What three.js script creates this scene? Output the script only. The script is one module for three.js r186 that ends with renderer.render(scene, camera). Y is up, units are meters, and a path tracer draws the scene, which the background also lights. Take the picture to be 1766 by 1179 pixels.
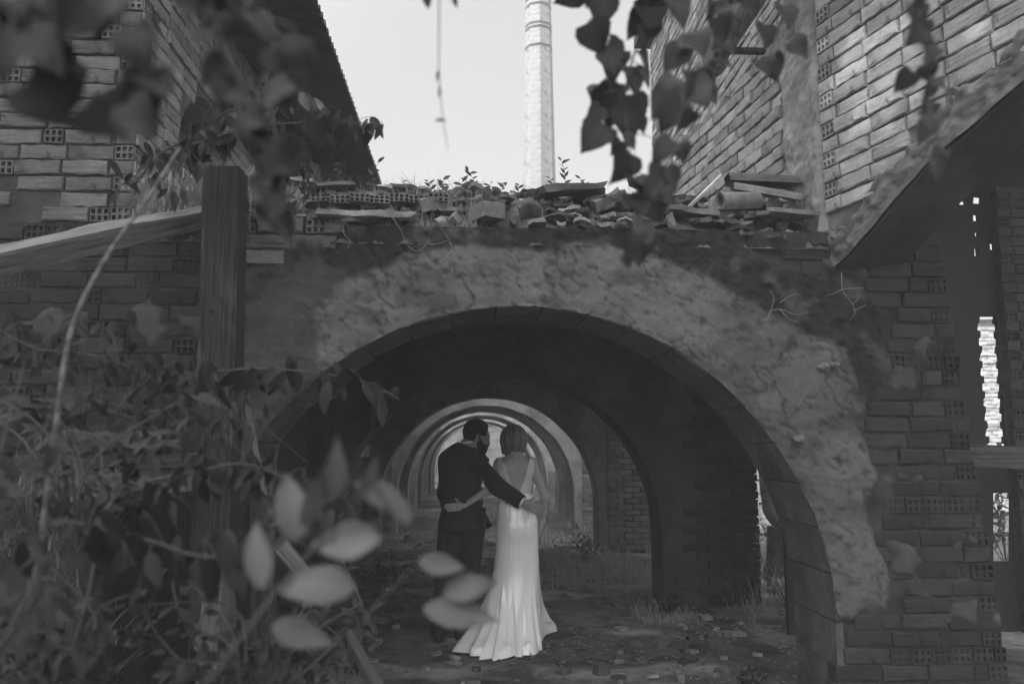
import * as THREE from 'three';
import { mergeGeometries } from 'three/addons/utils/BufferGeometryUtils.js';
import { ImprovedNoise } from 'three/addons/math/ImprovedNoise.js';

// ---------------------------------------------------------------- camera, sky, sun, exposure
const scene = new THREE.Scene();
const EYE = new THREE.Vector3(0, 1.59, 0), FOC = 1400, YAW = 2.72 * Math.PI / 180, PITCH = 7.225 * Math.PI / 180;
const camera = new THREE.PerspectiveCamera(2 * Math.atan(589.5 / FOC) * 180 / Math.PI, 1024 / 683, 0.05, 900);
camera.position.copy(EYE);
const FW = new THREE.Vector3(Math.sin(YAW) * Math.cos(PITCH), Math.sin(PITCH), -Math.cos(YAW) * Math.cos(PITCH));
camera.lookAt(EYE.clone().add(FW));
camera.focus = 6.4; camera.userData.fStop = 2.1;
const SUN = new THREE.Vector3(-0.66, 0.60, 0.46).normalize();
{
  const W = 256, H = 128, d = new Float32Array(W * H * 4), v = new THREE.Vector3();
  for (let j = 0; j < H; j++) for (let i = 0; i < W; i++) {
    const el = ((j + .5) / H - .5) * Math.PI, az = ((i + .5) / W - .5) * 2 * Math.PI;
    v.set(Math.cos(az) * Math.cos(el), Math.sin(el), Math.sin(az) * Math.cos(el));
    const up = Math.max(0, v.y);
    let L = 0.665 - 0.05 * up + 5.4 * Math.pow(Math.max(0, (v.dot(SUN) + .12) / 1.12), 1.9);          // pale hazy sky that brightens towards the sun
    if (v.y < 0) L *= Math.max(0.25, 1 + v.y * 3);
    const o = (j * W + i) * 4; d[o] = d[o + 1] = d[o + 2] = L; d[o + 3] = 1;
  }
  const t = new THREE.DataTexture(d, W, H, THREE.RGBAFormat, THREE.FloatType);
  t.mapping = THREE.EquirectangularReflectionMapping; t.magFilter = t.minFilter = THREE.LinearFilter; t.needsUpdate = true;
  scene.background = t; scene.environment = t;
}
const sun = new THREE.DirectionalLight(new THREE.Color(1, .99, .97), 5);
sun.position.copy(SUN).multiplyScalar(60); sun.castShadow = true; sun.shadow.radius = .7; sun.shadow.mapSize.set(4096, 4096);
Object.assign(sun.shadow.camera, { left: -25, right: 25, top: 40, bottom: -25, near: 1, far: 160 });
scene.add(sun, sun.target);
scene.fog = new THREE.FogExp2(new THREE.Color(.9, .9, .9), .0078);                                   // thin haze added to lift the deep shade; it also greys the far chimney
const renderer = new THREE.WebGLRenderer({ antialias: true });
renderer.toneMapping = THREE.LinearToneMapping; renderer.toneMappingExposure = 1.0; renderer.shadowMap.enabled = true;

// ---------------------------------------------------------------- helpers
const V = (x, y, z) => new THREE.Vector3(x, y, z);
const RT = V(Math.cos(YAW), 0, Math.sin(YAW)), UP = RT.clone().cross(FW);
const rayOf = (px, py) => FW.clone().multiplyScalar(FOC).addScaledVector(RT, px - 883).addScaledVector(UP, 589.5 - py);
const at = (px, py, D) => { const r = rayOf(px, py); return EYE.clone().addScaledVector(r, -D / r.z); };            // pixel of the photograph -> point D metres ahead
const onPlane = (px, py, p0, n) => { const r = rayOf(px, py); return EYE.clone().addScaledVector(r, p0.clone().sub(EYE).dot(n) / r.dot(n)); };
const onGround = (px, py, h = 0) => onPlane(px, py, V(0, h, 0), V(0, 1, 0));
const rng = (s) => () => { s |= 0; s = s + 0x6D2B79F5 | 0; let t = Math.imul(s ^ s >>> 15, 1 | s); t = t + Math.imul(t ^ t >>> 7, 61 | t) ^ t; return ((t ^ t >>> 14) >>> 0) / 4294967296; };
const P = new ImprovedNoise();
const noise = (x, y, z = 0) => P.noise(x + 31.7, y + 17.3, z + 5.1);
const fbm = (x, y, z = 0, o = 4) => { let s = 0, a = .5; for (let i = 0; i < o; i++) { s += a * noise(x, y, z + i * 7.7); x *= 2.03; y *= 2.03; z *= 2.03; a *= .5; } return s; };
const clamp = (x, a, b) => Math.min(b, Math.max(a, x)), lerp = (a, b, t) => a + (b - a) * t, sstep = (a, b, x) => { const t = clamp((x - a) / (b - a), 0, 1); return t * t * (3 - 2 * t); };
const used = new Map();
function numbered(n) { const k = used.get(n) ?? 0; used.set(n, k + 1); return k ? n + '_' + String(k).padStart(3, '0') : n; }
function tag(o, label, category, group, kind) { if (label) o.userData.label = label; if (category) o.userData.category = category; if (group) o.userData.group = group; if (kind) o.userData.kind = kind; return o; }
function thing(name, label, category, pos = [0, 0, 0], group) { const o = new THREE.Group(); o.name = numbered(name); o.position.set(...pos); scene.add(o); return tag(o, label, category, group); }
function mesh(name, geo, m, parent = scene) { const o = new THREE.Mesh(geo, m); o.name = parent === scene ? numbered(name) : name; o.castShadow = o.receiveShadow = true; parent.add(o); return o; }
function struct(name, geo, m) { const o = mesh(name, geo, m); o.userData.kind = 'structure'; return o; }
function stuff(name, geo, m, parent, label, category) { const o = mesh(name, geo, m, parent ?? scene); o.userData.kind = 'stuff'; if (!parent) tag(o, label, category); return o; }
function boxUV(g, s = 1, ou = 0, ov = 0) {                                                                          // uv in metres from the axis that a face looks along
  if (g.index) g = g.toNonIndexed();
  const p = g.attributes.position, n = p.count, uv = new Float32Array(n * 2), a = V(), b = V(), c = V(), nn = V();
  for (let i = 0; i < n; i += 3) {
    a.fromBufferAttribute(p, i); b.fromBufferAttribute(p, i + 1); c.fromBufferAttribute(p, i + 2);
    nn.copy(b).sub(a).cross(c.clone().sub(a)); const x = Math.abs(nn.x), y = Math.abs(nn.y), z = Math.abs(nn.z);
    [a, b, c].forEach((q, k) => { const u = z >= x && z >= y ? [q.x, q.y] : x >= y ? [q.z, q.y] : [q.x, q.z]; uv[(i + k) * 2] = u[0] * s + ou; uv[(i + k) * 2 + 1] = u[1] * s + ov; });
  }
  g.setAttribute('uv', new THREE.BufferAttribute(uv, 2)); return g;
}
function geoFrom(pos, idx, uv, col) {
  const g = new THREE.BufferGeometry(); g.setAttribute('position', new THREE.Float32BufferAttribute(pos, 3)); if (idx) g.setIndex(idx);
  if (uv) g.setAttribute('uv', new THREE.Float32BufferAttribute(uv, 2)); if (col) g.setAttribute('color', new THREE.Float32BufferAttribute(col, 3));
  g.computeVertexNormals(); return g;
}
const box = (w, h, d, x = 0, y = 0, z = 0) => boxUV(new THREE.BoxGeometry(w, h, d).translate(x, y, z));
function tube(pts, r, seg = 5, taper = 1, n = 0) {                                                                 // a stem, root or wire through points, tapering
  const c = new THREE.CatmullRomCurve3(pts), k = n || Math.max(4, pts.length * 4), fr = c.computeFrenetFrames(k, false), pos = [], idx = [], uv = [];
  for (let i = 0; i <= k; i++) { const q = c.getPointAt(i / k), rr = r * lerp(1, taper, i / k);
    for (let j = 0; j <= seg; j++) { const a = j / seg * 2 * Math.PI, v = q.clone().addScaledVector(fr.normals[i], Math.cos(a) * rr).addScaledVector(fr.binormals[i], Math.sin(a) * rr); pos.push(v.x, v.y, v.z); uv.push(j / seg * .2, i / k); } }
  for (let i = 0; i < k; i++) for (let j = 0; j < seg; j++) { const a = i * (seg + 1) + j, b = a + seg + 1; idx.push(a, a + 1, b, b, a + 1, b + 1); }
  return geoFrom(pos, idx, uv);
}

// ---------------------------------------------------------------- textures (grain, relief, stains)
function tileField(N, p0, oct, seed, gain = .5, sx = 1) {                                                          // tileable value noise, 0..1
  const out = new Float32Array(N * N); let amp = 1, tot = 0;
  for (let o = 0; o < oct; o++) {
    const py = p0 << o, px = Math.max(1, Math.round(py * sx)), r = rng(seed * 97 + o * 13), L = new Float32Array(px * py).map(() => r());
    for (let y = 0; y < N; y++) { const fy = y / N * py, y0 = fy | 0, ty = fy - y0, sy = ty * ty * (3 - 2 * ty), ya = (y0 % py) * px, yb = ((y0 + 1) % py) * px;
      for (let x = 0; x < N; x++) { const fx = x / N * px, x0 = fx | 0, tx = fx - x0, sx2 = tx * tx * (3 - 2 * tx), xa = x0 % px, xb = (x0 + 1) % px;
        out[y * N + x] += amp * lerp(lerp(L[ya + xa], L[ya + xb], sx2), lerp(L[yb + xa], L[yb + xb], sx2), sy); } }
    tot += amp; amp *= gain;
  }
  return out.map((v) => v / tot);
}
function texOf(N, f, color, rep = 1) {
  const d = new Uint8Array(N * N * 4);
  for (let y = 0; y < N; y++) for (let x = 0; x < N; x++) { let v = clamp(f(x, y, y * N + x), 0, 1); if (color) v = Math.pow(v, 1 / 2.2); const o = (y * N + x) * 4; d[o] = d[o + 1] = d[o + 2] = v * 255; d[o + 3] = 255; }
  const t = new THREE.DataTexture(d, N, N); t.wrapS = t.wrapT = THREE.RepeatWrapping; t.magFilter = THREE.LinearFilter; t.minFilter = THREE.LinearMipmapLinearFilter; t.generateMipmaps = true;
  if (color) t.colorSpace = THREE.SRGBColorSpace; t.repeat.set(rep, rep); t.needsUpdate = true; return t;
}
const nA = tileField(512, 4, 7, 1), nB = tileField(512, 8, 6, 2), nC = tileField(512, 32, 4, 3, .6), nS = tileField(512, 64, 3, 4, .6, .06), nG = tileField(512, 48, 4, 5, .6, .05);
const T = {
  brickC: texOf(512, (x, y, i) => .62 + .45 * (nA[i] - .5) + .5 * (nS[i] - .5) + .25 * (nC[i] - .5) - (nB[i] > .62 ? .22 * (nB[i] - .62) / .1 : 0), true),
  brickB: texOf(512, (x, y, i) => { const ph = (y / 512 * 60) % 1, rid = ph < .22 ? 0 : 1; return clamp(.35 * rid * (nB[i] > .55 ? .3 : 1) + .35 * nC[i] + .3 * nA[i], 0, 1); }),
  wallC: texOf(512, (x, y, i) => .6 + .9 * (nA[i] - .5) + .35 * (nC[i] - .5), true),
  faceC: texOf(512, (x, y, i) => .72 + .3 * (nA[i] - .5) + .35 * (nC[i] - .5), true),
  wallB: texOf(512, (x, y, i) => .55 * nB[i] + .45 * nC[i]),
  woodC: texOf(512, (x, y, i) => .55 + 1.1 * (nG[i] - .5) + .3 * (nA[i] - .5), true),
  woodB: texOf(512, (x, y, i) => nG[i]),
  dirtC: texOf(512, (x, y, i) => .62 + .9 * (nA[i] - .5) + .5 * (nC[i] - .5), true),
  fineB: texOf(512, (x, y, i) => nC[i]),
  clothB: texOf(512, (x, y, i) => .5 * nC[i] + .25 * ((x + y) % 8 < 4) + .2 * nB[i]),
  leafC: texOf(256, (x, y) => { const u = Math.abs(x / 256 - .5) * 2, t = y / 256, k = (t * 9 - u * 2.2) % 1, v = Math.max(1 - u / .05, 1 - Math.abs(k - .5) / .07, 0); return .62 + .38 * Math.min(1, v) - .12 * u + .10 * (nC[(y * 2) * 512 + x * 2] - .5); }, true),
  laceC: texOf(512, (x, y, i) => { const a = Math.sin((x + 60 * nB[i]) * .12) * Math.sin((y + 60 * nA[i]) * .12); return .45 + .55 * sstep(-.15, .25, a + (nC[i] - .5)); }, true),
  hairC: texOf(512, (x, y, i) => .35 + 1.3 * (nS[(x * 512 + y) % 262144] - .3), true),
  corrB: texOf(64, (x) => .5 + .5 * Math.sin(x / 64 * 2 * Math.PI)),
};
function rep(t, a, b = a) { const c = t.clone(); c.repeat.set(a, b); c.needsUpdate = true; return c; }
function mat(name, c, o = {}) { const m = new THREE.MeshPhysicalMaterial({ roughness: .9, specularIntensity: .5, side: THREE.DoubleSide, ...o }); m.color.setRGB(c, c, c); m.name = name; return m; }
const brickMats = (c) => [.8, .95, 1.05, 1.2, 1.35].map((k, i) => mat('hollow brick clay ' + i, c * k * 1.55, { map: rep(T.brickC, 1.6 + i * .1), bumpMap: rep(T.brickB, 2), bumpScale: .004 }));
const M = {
  brickShaded: brickMats(.027), brickMid: brickMats(.13), brickPale: brickMats(.255),  // same clay: dirt and shade coloured into the dark set, daylight into the pale
  mortar: mat('mortar', .08, { map: T.wallC, bumpMap: rep(T.wallB, 3), bumpScale: .01, roughness: 1 }),
  mortarPale: mat('pale mortar', .2, { map: T.wallC, bumpMap: rep(T.wallB, 3), bumpScale: .01, roughness: 1 }),
  dark: mat('shade black hollow', .02, { roughness: 1 }),  // near black that stands in for shade in the room and block holes
  face: mat('old render', .86, { vertexColors: true, map: rep(T.faceC, 1.3), bumpMap: rep(T.wallB, 2.2), bumpScale: .006, roughness: .95 }),
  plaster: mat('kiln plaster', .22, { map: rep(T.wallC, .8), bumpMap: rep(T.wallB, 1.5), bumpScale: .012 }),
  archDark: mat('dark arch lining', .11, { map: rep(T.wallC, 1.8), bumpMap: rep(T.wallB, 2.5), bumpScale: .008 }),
  plasterLit: mat('pale kiln plaster', .34, { map: rep(T.wallC, .8), bumpMap: rep(T.wallB, 1.5), bumpScale: .012 }),  // paler copy of the plaster, daylight on the far arches put into it
  sootShade: mat('sooty shade plaster', .075, { map: rep(T.wallC, .8), bumpMap: rep(T.wallB, 1.5), bumpScale: .012 }),  // soot tone that also stands in for the shade inside the bays
  concrete: mat('grey concrete', .42, { map: rep(T.wallC, 1.3), bumpMap: rep(T.wallB, 3), bumpScale: .004 }),
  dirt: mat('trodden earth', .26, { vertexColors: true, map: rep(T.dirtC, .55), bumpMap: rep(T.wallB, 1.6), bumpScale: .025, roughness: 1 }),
  moundEarth: mat('dark mound earth', .06, { vertexColors: true, map: rep(T.dirtC, .55), bumpMap: rep(T.wallB, 1.6), bumpScale: .025, roughness: 1 }),  // darker copy of the trodden earth, shade put into its colour
  wood: mat('weathered timber', .20, { map: rep(T.woodC, 1.4), bumpMap: rep(T.woodB, 1.4), bumpScale: .006 }),
  woodPale: mat('sun bleached timber', .20, { map: rep(T.woodC, 1.9), bumpMap: rep(T.woodB, 1.2), bumpScale: .008 }),
  woodDark: mat('dark timber', .09, { map: rep(T.woodC, 1.4), bumpMap: rep(T.woodB, 1.4), bumpScale: .006 }),
  sheet: mat('fibre cement sheet', .11, { map: rep(T.wallC, .4), roughness: .9 }),
  clay: mat('fired clay tile', .24, { map: rep(T.wallC, 3), bumpMap: rep(T.wallB, 6), bumpScale: .004 }),
  clayDark: mat('mossy clay tile', .12, { map: rep(T.wallC, 3), bumpMap: rep(T.wallB, 6), bumpScale: .004 }),
  clayPale: mat('pale clay tile', .38, { map: rep(T.wallC, 3), bumpMap: rep(T.wallB, 6), bumpScale: .004 }),
  leafDark: mat('vine leaf', .05, { roughness: .6, transmission: .25, map: T.leafC, bumpMap: T.leafC, bumpScale: .0016 }),
  leafMid: mat('shrub leaf', .028, { roughness: .55, transmission: .3, map: T.leafC, bumpMap: T.leafC, bumpScale: .0016 }),
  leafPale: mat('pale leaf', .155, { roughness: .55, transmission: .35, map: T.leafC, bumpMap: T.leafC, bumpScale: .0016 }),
  stem: mat('woody stem', .06, { roughness: .8 }), stemPale: mat('dry stem', .22, { roughness: .8 }),
  grass: mat('dry grass', .30, { roughness: .8, transmission: .3 }), grassDark: mat('shaded grass', .17, { roughness: .8, transmission: .3 }),  // grassDark is a darker copy, with shade put into its colour
  chim: mat('chimney brick', .45, { map: rep(T.brickC, 1.1), bumpMap: rep(T.wallB, 1), bumpScale: .01 }),
  iron: mat('iron band', .02, { roughness: .6, metalness: .4 }),
};
// ---------------------------------------------------------------- bricks
const BH = .075, BJ = .0105, BL = .235, HW = .108, COURSE = BH + BJ;
const brickCache = new Map();
function brickGeo(len, variant, hollow) {                                                                          // face towards +z at z = 0, 90 mm deep, chipped edges
  const key = [len.toFixed(3), variant, hollow].join(); if (brickCache.has(key)) return brickCache.get(key);
  const r = rng(variant * 131 + Math.round(len * 1000)), w = len / 2, h = BH / 2; let g;
  if (hollow) {                                                                                                    // end face with its two rows of flue holes
    const s = new THREE.Shape(), j = () => (r() - .5) * .005; s.moveTo(-w + j(), -h + j()); s.lineTo(w + j(), -h + j()); s.lineTo(w + j(), h + j()); s.lineTo(-w + j(), h + j()); s.closePath();
    const nx = Math.max(2, Math.round(len / .036)), cw = len / nx, ch = BH / 2;
    for (let a = 0; a < nx; a++) for (let b = 0; b < 2; b++) { const x0 = -w + a * cw + .006, x1 = -w + (a + 1) * cw - .005, y0 = -h + b * ch + .006, y1 = -h + (b + 1) * ch - .006, p = new THREE.Path(); p.moveTo(x0, y0); p.lineTo(x0, y1); p.lineTo(x1, y1); p.lineTo(x1, y0); p.closePath(); s.holes.push(p); }
    g = new THREE.ExtrudeGeometry(s, { depth: .08, bevelEnabled: false }).translate(0, 0, -.08);
    const back = new THREE.PlaneGeometry(len * .98, BH * .96).translate(0, 0, -.06); g = mergeGeometries([g.index ? g.toNonIndexed() : g, back.toNonIndexed()].map((q) => { q.deleteAttribute('uv'); return q; }));
    g = boxUV(g, 1, variant * .37, variant * .21);
  } else {
    const nx = Math.max(2, Math.round(len / .05)), pos = [], idx = [], b = .006;
    const ring = (inset, z, jit) => { const o = []; const add = (x, y) => o.push([x + (r() - .5) * jit, y + (r() - .5) * jit, z + (r() - .5) * jit * .5]);
      for (let i = 0; i < nx; i++) add(lerp(-w + inset, w - inset, i / nx), -h + inset); add(w - inset, -h + inset); add(w - inset, 0);
      for (let i = 0; i < nx; i++) add(lerp(w - inset, -w + inset, i / nx), h - inset); add(-w + inset, h - inset); add(-w + inset, 0); return o; };
    const A = ring(b, 0, .009), B = ring(0, -b, .0065), C = ring(0, -.09, 0), n = A.length; for (const q of [...A, ...B, ...C, [0, 0, .001]]) pos.push(...q);
    for (let i = 0; i < n; i++) { const k = (i + 1) % n; idx.push(3 * n, i, k, i, n + i, k, k, n + i, n + k, n + i, 2 * n + i, n + k, n + k, 2 * n + i, 2 * n + k); }
    g = boxUV(geoFrom(pos, idx), 1, variant * .37, variant * .21);
  }
  g.computeVertexNormals(); brickCache.set(key, g); return g;
}
// Lays courses on a plane (origin o, direction u, outward normal n). keep(u, y) says where brick shows; end(y) gives [u0, u1]; headerAt(row, u, atStart, atEnd) asks for an end-on brick
function layBricks(parent, { o, u, n, y0, y1, end, keep, headerAt, mats, seed, proud = .006, jit = .004, loose = .0 }) {
  const r = rng(seed), m4 = new THREE.Matrix4().makeBasis(V(0, 1, 0).cross(n), V(0, 1, 0), n), q = new THREE.Quaternion().setFromRotationMatrix(m4), base = parent.matrixWorld; let count = 0;
  parent.updateMatrixWorld(); const inv = base.clone().invert();
  for (let row = 0, y = y0 + COURSE / 2; y < y1; row++, y += COURSE) {
    const [a, b] = end(y); let x = a, first = true;
    while (x < b - .03) {
      let rem = b - x, hol = headerAt ? headerAt(row, x, first, rem < HW * 1.4) : r() < .08, L = hol ? HW : BL; if (!hol && rem < BL + HW + BJ && rem > HW * 1.5 && headerAt && headerAt(row, b - HW, false, true)) L = rem - HW - BJ;
      if (first && !hol && row % 2) L = BL * .55;
      if (L > rem - .02 || rem - L < .06) L = rem; if (L > BL * 1.25) L = BL; if (L > HW * 1.3) hol = false;
      L = Math.round(L / .02) * .02 || .02; const cx = x + L / 2; x += L + BJ; first = false;
      if (r() < loose || !keep(cx, y)) continue;
      const g = brickGeo(L - .001 * Math.round(r() * 3), Math.floor(r() * 4), hol), mt = mats[Math.floor(r() * mats.length)];
      const b2 = mesh('brick', g, mt, parent); b2.position.copy(o).addScaledVector(u, cx + (r() - .5) * jit).addScaledVector(n, proud + (r() - .5) * jit * 2.2); b2.position.y += y - 0 + (r() - .5) * jit; b2.position.applyMatrix4(inv);
      b2.quaternion.copy(q).multiply(new THREE.Quaternion().setFromEuler(new THREE.Euler((r() - .5) * .02, (r() - .5) * .025, (r() - .5) * .018))); count++;
    }
  }
  return count;
}
const inPoly = (p, x, y) => { let c = false; for (let i = 0, j = p.length - 1; i < p.length; j = i++) { const [xi, yi] = p[i], [xj, yj] = p[j]; if ((yi > y) !== (yj > y) && x < (xj - xi) * (y - yi) / (yj - yi) + xi) c = !c; } return c; };

// ---------------------------------------------------------------- ground
const groundH = (x, z) => .045 * fbm(x * 1.1, z * 1.1, 0, 5) + .012 * fbm(x * 7, z * 7, 2, 3) - .004;
{
  const xs = [], zs = []; for (let x = -300; x < -8; x += (Math.abs(x) > 30 ? 30 : 4)) xs.push(x); for (let x = -5; x <= 6; x += .06) xs.push(x); for (const x of [7, 9, 12, 16, 22, 30, 60, 120, 200, 300]) xs.push(x);
  for (const z of [60, 30, 12, 5, 0, -2]) zs.push(z); for (let z = -3; z >= -14; z -= .06) zs.push(z); for (let z = -14.5; z > -40; z -= .5) zs.push(z); for (const z of [-45, -55, -70, -100, -160, -260, -500]) zs.push(z);
  const pos = [], idx = [], uv = [], col = [];
  for (const z of zs) for (const x of xs) { const f = Math.hypot(x, z) < 45 ? 1 : 0, lump = fbm(x * 1.1, z * 1.1, 0, 5);
    pos.push(x, f * (.045 * lump + .012 * fbm(x * 7, z * 7, 2, 3)) - .004, z); uv.push(x, z); const t = .62 + .8 * fbm(x * .9, z * .9, 9, 4) + .95 * sstep(.0, .18, fbm(x * .8 + 4, z * 1.3, 70, 4)) - .35 * sstep(.08, .14, fbm(x * 3, z * 3, 4, 3)); const k = clamp(t, .22, 1.8); col.push(k, k, k); }  // pale patches are dust and also stand in for light on the floor
  const w = xs.length; for (let j = 0; j < zs.length - 1; j++) for (let i = 0; i < w - 1; i++) { const a = j * w + i, b = a + w; idx.push(a, a + 1, b, b, a + 1, b + 1); }
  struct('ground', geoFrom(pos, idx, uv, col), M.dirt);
}

// ---------------------------------------------------------------- front wall of the kiln, with the great arch
const D1 = 4.3, CX = .242, CY = .67, R = 1.66, WALLTOP = 2.76;
const toPx = (x, y, D) => { const d = V(x, y, -D).sub(EYE), f = d.dot(FW); return [883 + FOC * d.dot(RT) / f, 589.5 - FOC * d.dot(UP) / f]; };
const rArch = (x, y) => y > CY ? Math.hypot(x - CX, y - CY) : Math.abs(x - CX);
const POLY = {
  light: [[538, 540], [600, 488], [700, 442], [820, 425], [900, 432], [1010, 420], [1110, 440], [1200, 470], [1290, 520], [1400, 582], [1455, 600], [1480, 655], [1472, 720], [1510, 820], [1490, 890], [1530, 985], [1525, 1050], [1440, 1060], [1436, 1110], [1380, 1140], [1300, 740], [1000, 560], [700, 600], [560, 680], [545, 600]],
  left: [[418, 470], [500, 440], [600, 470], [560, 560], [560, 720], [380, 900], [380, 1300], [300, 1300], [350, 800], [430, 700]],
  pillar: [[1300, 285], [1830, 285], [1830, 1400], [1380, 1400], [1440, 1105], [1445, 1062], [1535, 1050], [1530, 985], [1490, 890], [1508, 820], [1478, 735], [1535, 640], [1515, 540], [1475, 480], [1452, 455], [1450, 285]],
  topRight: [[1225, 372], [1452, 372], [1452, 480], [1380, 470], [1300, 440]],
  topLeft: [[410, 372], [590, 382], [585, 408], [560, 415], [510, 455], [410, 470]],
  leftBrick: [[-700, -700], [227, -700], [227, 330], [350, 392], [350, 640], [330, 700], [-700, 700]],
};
const regionAt = (x, y) => { const [px, py] = toPx(x, y, D1), w = 14 * noise(x * 7, y * 7, 3) + 8 * noise(x * 19, y * 19, 8); for (const k of ['light', 'topRight', 'topLeft', 'pillar', 'leftBrick', 'left']) if (inPoly(POLY[k], px + w, py + w * .8)) return k; return 'mossShade'; };
const frontWall = thing('kiln_wall', 'ruined hollow brick wall with the great plastered arch framing the couple', 'wall', [0, 0, -D1]);
const towerX = -1.83, rightEdge = (y) => lerp(2.84, 2.56, clamp(y / 3, 0, 1));
{
  const c = .0115, x0 = -2.9, x1 = 2.84, nx = Math.round((x1 - x0) / c), ny = Math.round(WALLTOP / c), pos = [], uv = [], col = [], idx = [], keep = [];
  for (let j = 0; j <= ny; j++) for (let i = 0; i <= nx; i++) {
    let x = x0 + i * c, y = j * c; const k = regionAt(x, y), rr = rArch(x, y), edge = R + .008 * noise(x * 12, y * 12, 4) + .006 * noise(x * 40, y * 40, 1);
    const big = fbm(x * 2.2, y * 2.2, 1, 4), med = fbm(x * 8, y * 8, 2, 4), chip = sstep(.16, .3, fbm(x * 4.5, y * 4.5, 6, 4)), crack = 1 - sstep(0, .02, Math.abs(fbm(x * 2.3, y * 2.3, 12, 4))), fl = fbm(x * 2.6 + .3 * med, y * 3.4, 50, 5), flake = sstep(-.16, -.145, fl) + sstep(-.03, -.015, fl) + sstep(.1, .115, fl), pit = sstep(.3, .4, noise(x * 21, y * 21, 9));
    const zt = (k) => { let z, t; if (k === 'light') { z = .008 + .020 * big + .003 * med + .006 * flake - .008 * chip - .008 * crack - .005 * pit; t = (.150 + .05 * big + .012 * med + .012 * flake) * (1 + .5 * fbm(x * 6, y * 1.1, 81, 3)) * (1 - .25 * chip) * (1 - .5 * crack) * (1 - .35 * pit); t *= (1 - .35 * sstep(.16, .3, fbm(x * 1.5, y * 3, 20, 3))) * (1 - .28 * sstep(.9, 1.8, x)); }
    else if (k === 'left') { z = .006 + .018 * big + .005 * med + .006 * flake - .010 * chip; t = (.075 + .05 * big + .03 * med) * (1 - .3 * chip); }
    else if (k === 'mossShade') { z = .006 + .03 * big + .028 * med + .014 * noise(x * 26, y * 26, 2) + .006 * flake; t = .028 + .035 * big + .03 * med + .05 * sstep(.08, .25, fbm(x * 5, y * 5, 31, 4)); }  // mossy coat, its tone also lowered to carry the court shade
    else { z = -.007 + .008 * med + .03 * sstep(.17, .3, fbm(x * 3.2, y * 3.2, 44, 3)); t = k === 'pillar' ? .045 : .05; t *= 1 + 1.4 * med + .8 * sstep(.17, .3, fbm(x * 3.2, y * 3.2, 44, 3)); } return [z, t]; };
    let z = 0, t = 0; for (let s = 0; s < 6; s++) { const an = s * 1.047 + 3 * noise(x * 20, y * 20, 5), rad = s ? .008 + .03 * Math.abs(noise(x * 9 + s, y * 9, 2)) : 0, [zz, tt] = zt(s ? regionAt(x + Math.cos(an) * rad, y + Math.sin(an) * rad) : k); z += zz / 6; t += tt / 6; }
    z -= .012 * sstep(.06, 0, rr - R);
    if (rr < edge && rr > R - 3 * c) { if (y > CY) { const s = edge / rr; x = CX + (x - CX) * s; y = CY + (y - CY) * s; } else x = CX + Math.sign(x - CX) * edge; }
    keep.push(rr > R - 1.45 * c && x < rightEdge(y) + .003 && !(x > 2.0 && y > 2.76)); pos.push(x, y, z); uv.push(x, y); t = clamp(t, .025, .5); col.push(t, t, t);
  }
  const w = nx + 1; for (let j = 0; j < ny; j++) for (let i = 0; i < nx; i++) { const a = j * w + i, b = a + 1, d = a + w, e = d + 1; if (keep[a] && keep[b] && keep[d] && keep[e]) idx.push(a, b, d, d, b, e); }
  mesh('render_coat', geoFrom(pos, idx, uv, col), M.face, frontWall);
  // body of the wall behind the coat
  const s = new THREE.Shape(); s.moveTo(-4.2, -.1); s.lineTo(CX - R - .02, -.1); s.lineTo(CX - R - .02, CY); s.absarc(CX, CY, R + .02, Math.PI, 0, true); s.lineTo(CX + R + .02, -.1); s.lineTo(2.8, -.1); s.lineTo(2.54, 2.74); s.lineTo(-4.2, 2.74); s.closePath();
  mesh('core', boxUV(new THREE.ExtrudeGeometry(s, { depth: .5, bevelEnabled: false, curveSegments: 64 }).translate(0, 0, -.53)), M.mortar, frontWall);
  const s2 = new THREE.Shape(); s2.moveTo(2.02, 2.76); s2.lineTo(2.545, 2.76); s2.lineTo(2.46, 3.6); s2.lineTo(2.02, 3.6); s2.closePath(); mesh('pillar_core', boxUV(new THREE.ExtrudeGeometry(s2, { depth: .5, bevelEnabled: false }).translate(0, 0, -.53)), M.mortar, frontWall);
  // voussoirs lining the arch
  const N = 21, rr = rng(5);
  for (let i = 0; i < N + 6; i++) {
    const leg = i >= N, side = i % 2 ? 1 : -1; let g; const gap = .003, dz = (rr() - .5) * .012, dr = (rr() - .5) * .008;
    if (!leg) { const a0 = i / N * Math.PI + gap, a1 = (i + 1) / N * Math.PI - gap, sh = new THREE.Shape(); sh.absarc(0, 0, R + .035, a0, a1, false); sh.absarc(0, 0, R - .004 + dr, a1, a0, true); g = new THREE.ExtrudeGeometry(sh, { depth: .55, bevelEnabled: false, curveSegments: 5 }).translate(CX, CY, -.56 + dz); }
    else { const k = Math.floor((i - N) / 2), h = CY / 3; g = new THREE.BoxGeometry(.04, h - .006, .55).translate(CX + side * (R + .016 + dr), h * (k + .5), -.285 + dz); }
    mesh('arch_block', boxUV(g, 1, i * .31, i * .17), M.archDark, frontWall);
  }
  const U = V(1, 0, 0), Nn = V(0, 0, 1), o = V(0, 0, -D1);
  const kp = (names) => (x, y) => names.includes(regionAt(x, y)) && rArch(x, y) > R + .05;
  let c1 = layBricks(frontWall, { o, u: U, n: Nn, y0: .2, y1: 3.5, end: (y) => [lerp(1.62, 1.9, (y * 7.3) % 1), rightEdge(y)], keep: (x, y) => kp(['pillar', 'topRight'])(x, y) && (y < WALLTOP - .03 || x > 2.1), headerAt: (row, x, f, l) => (row % 9 === 3 && x > 2.0) || (l && row % 2 === 0), mats: M.brickShaded, seed: 11, jit: .006 });
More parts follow.
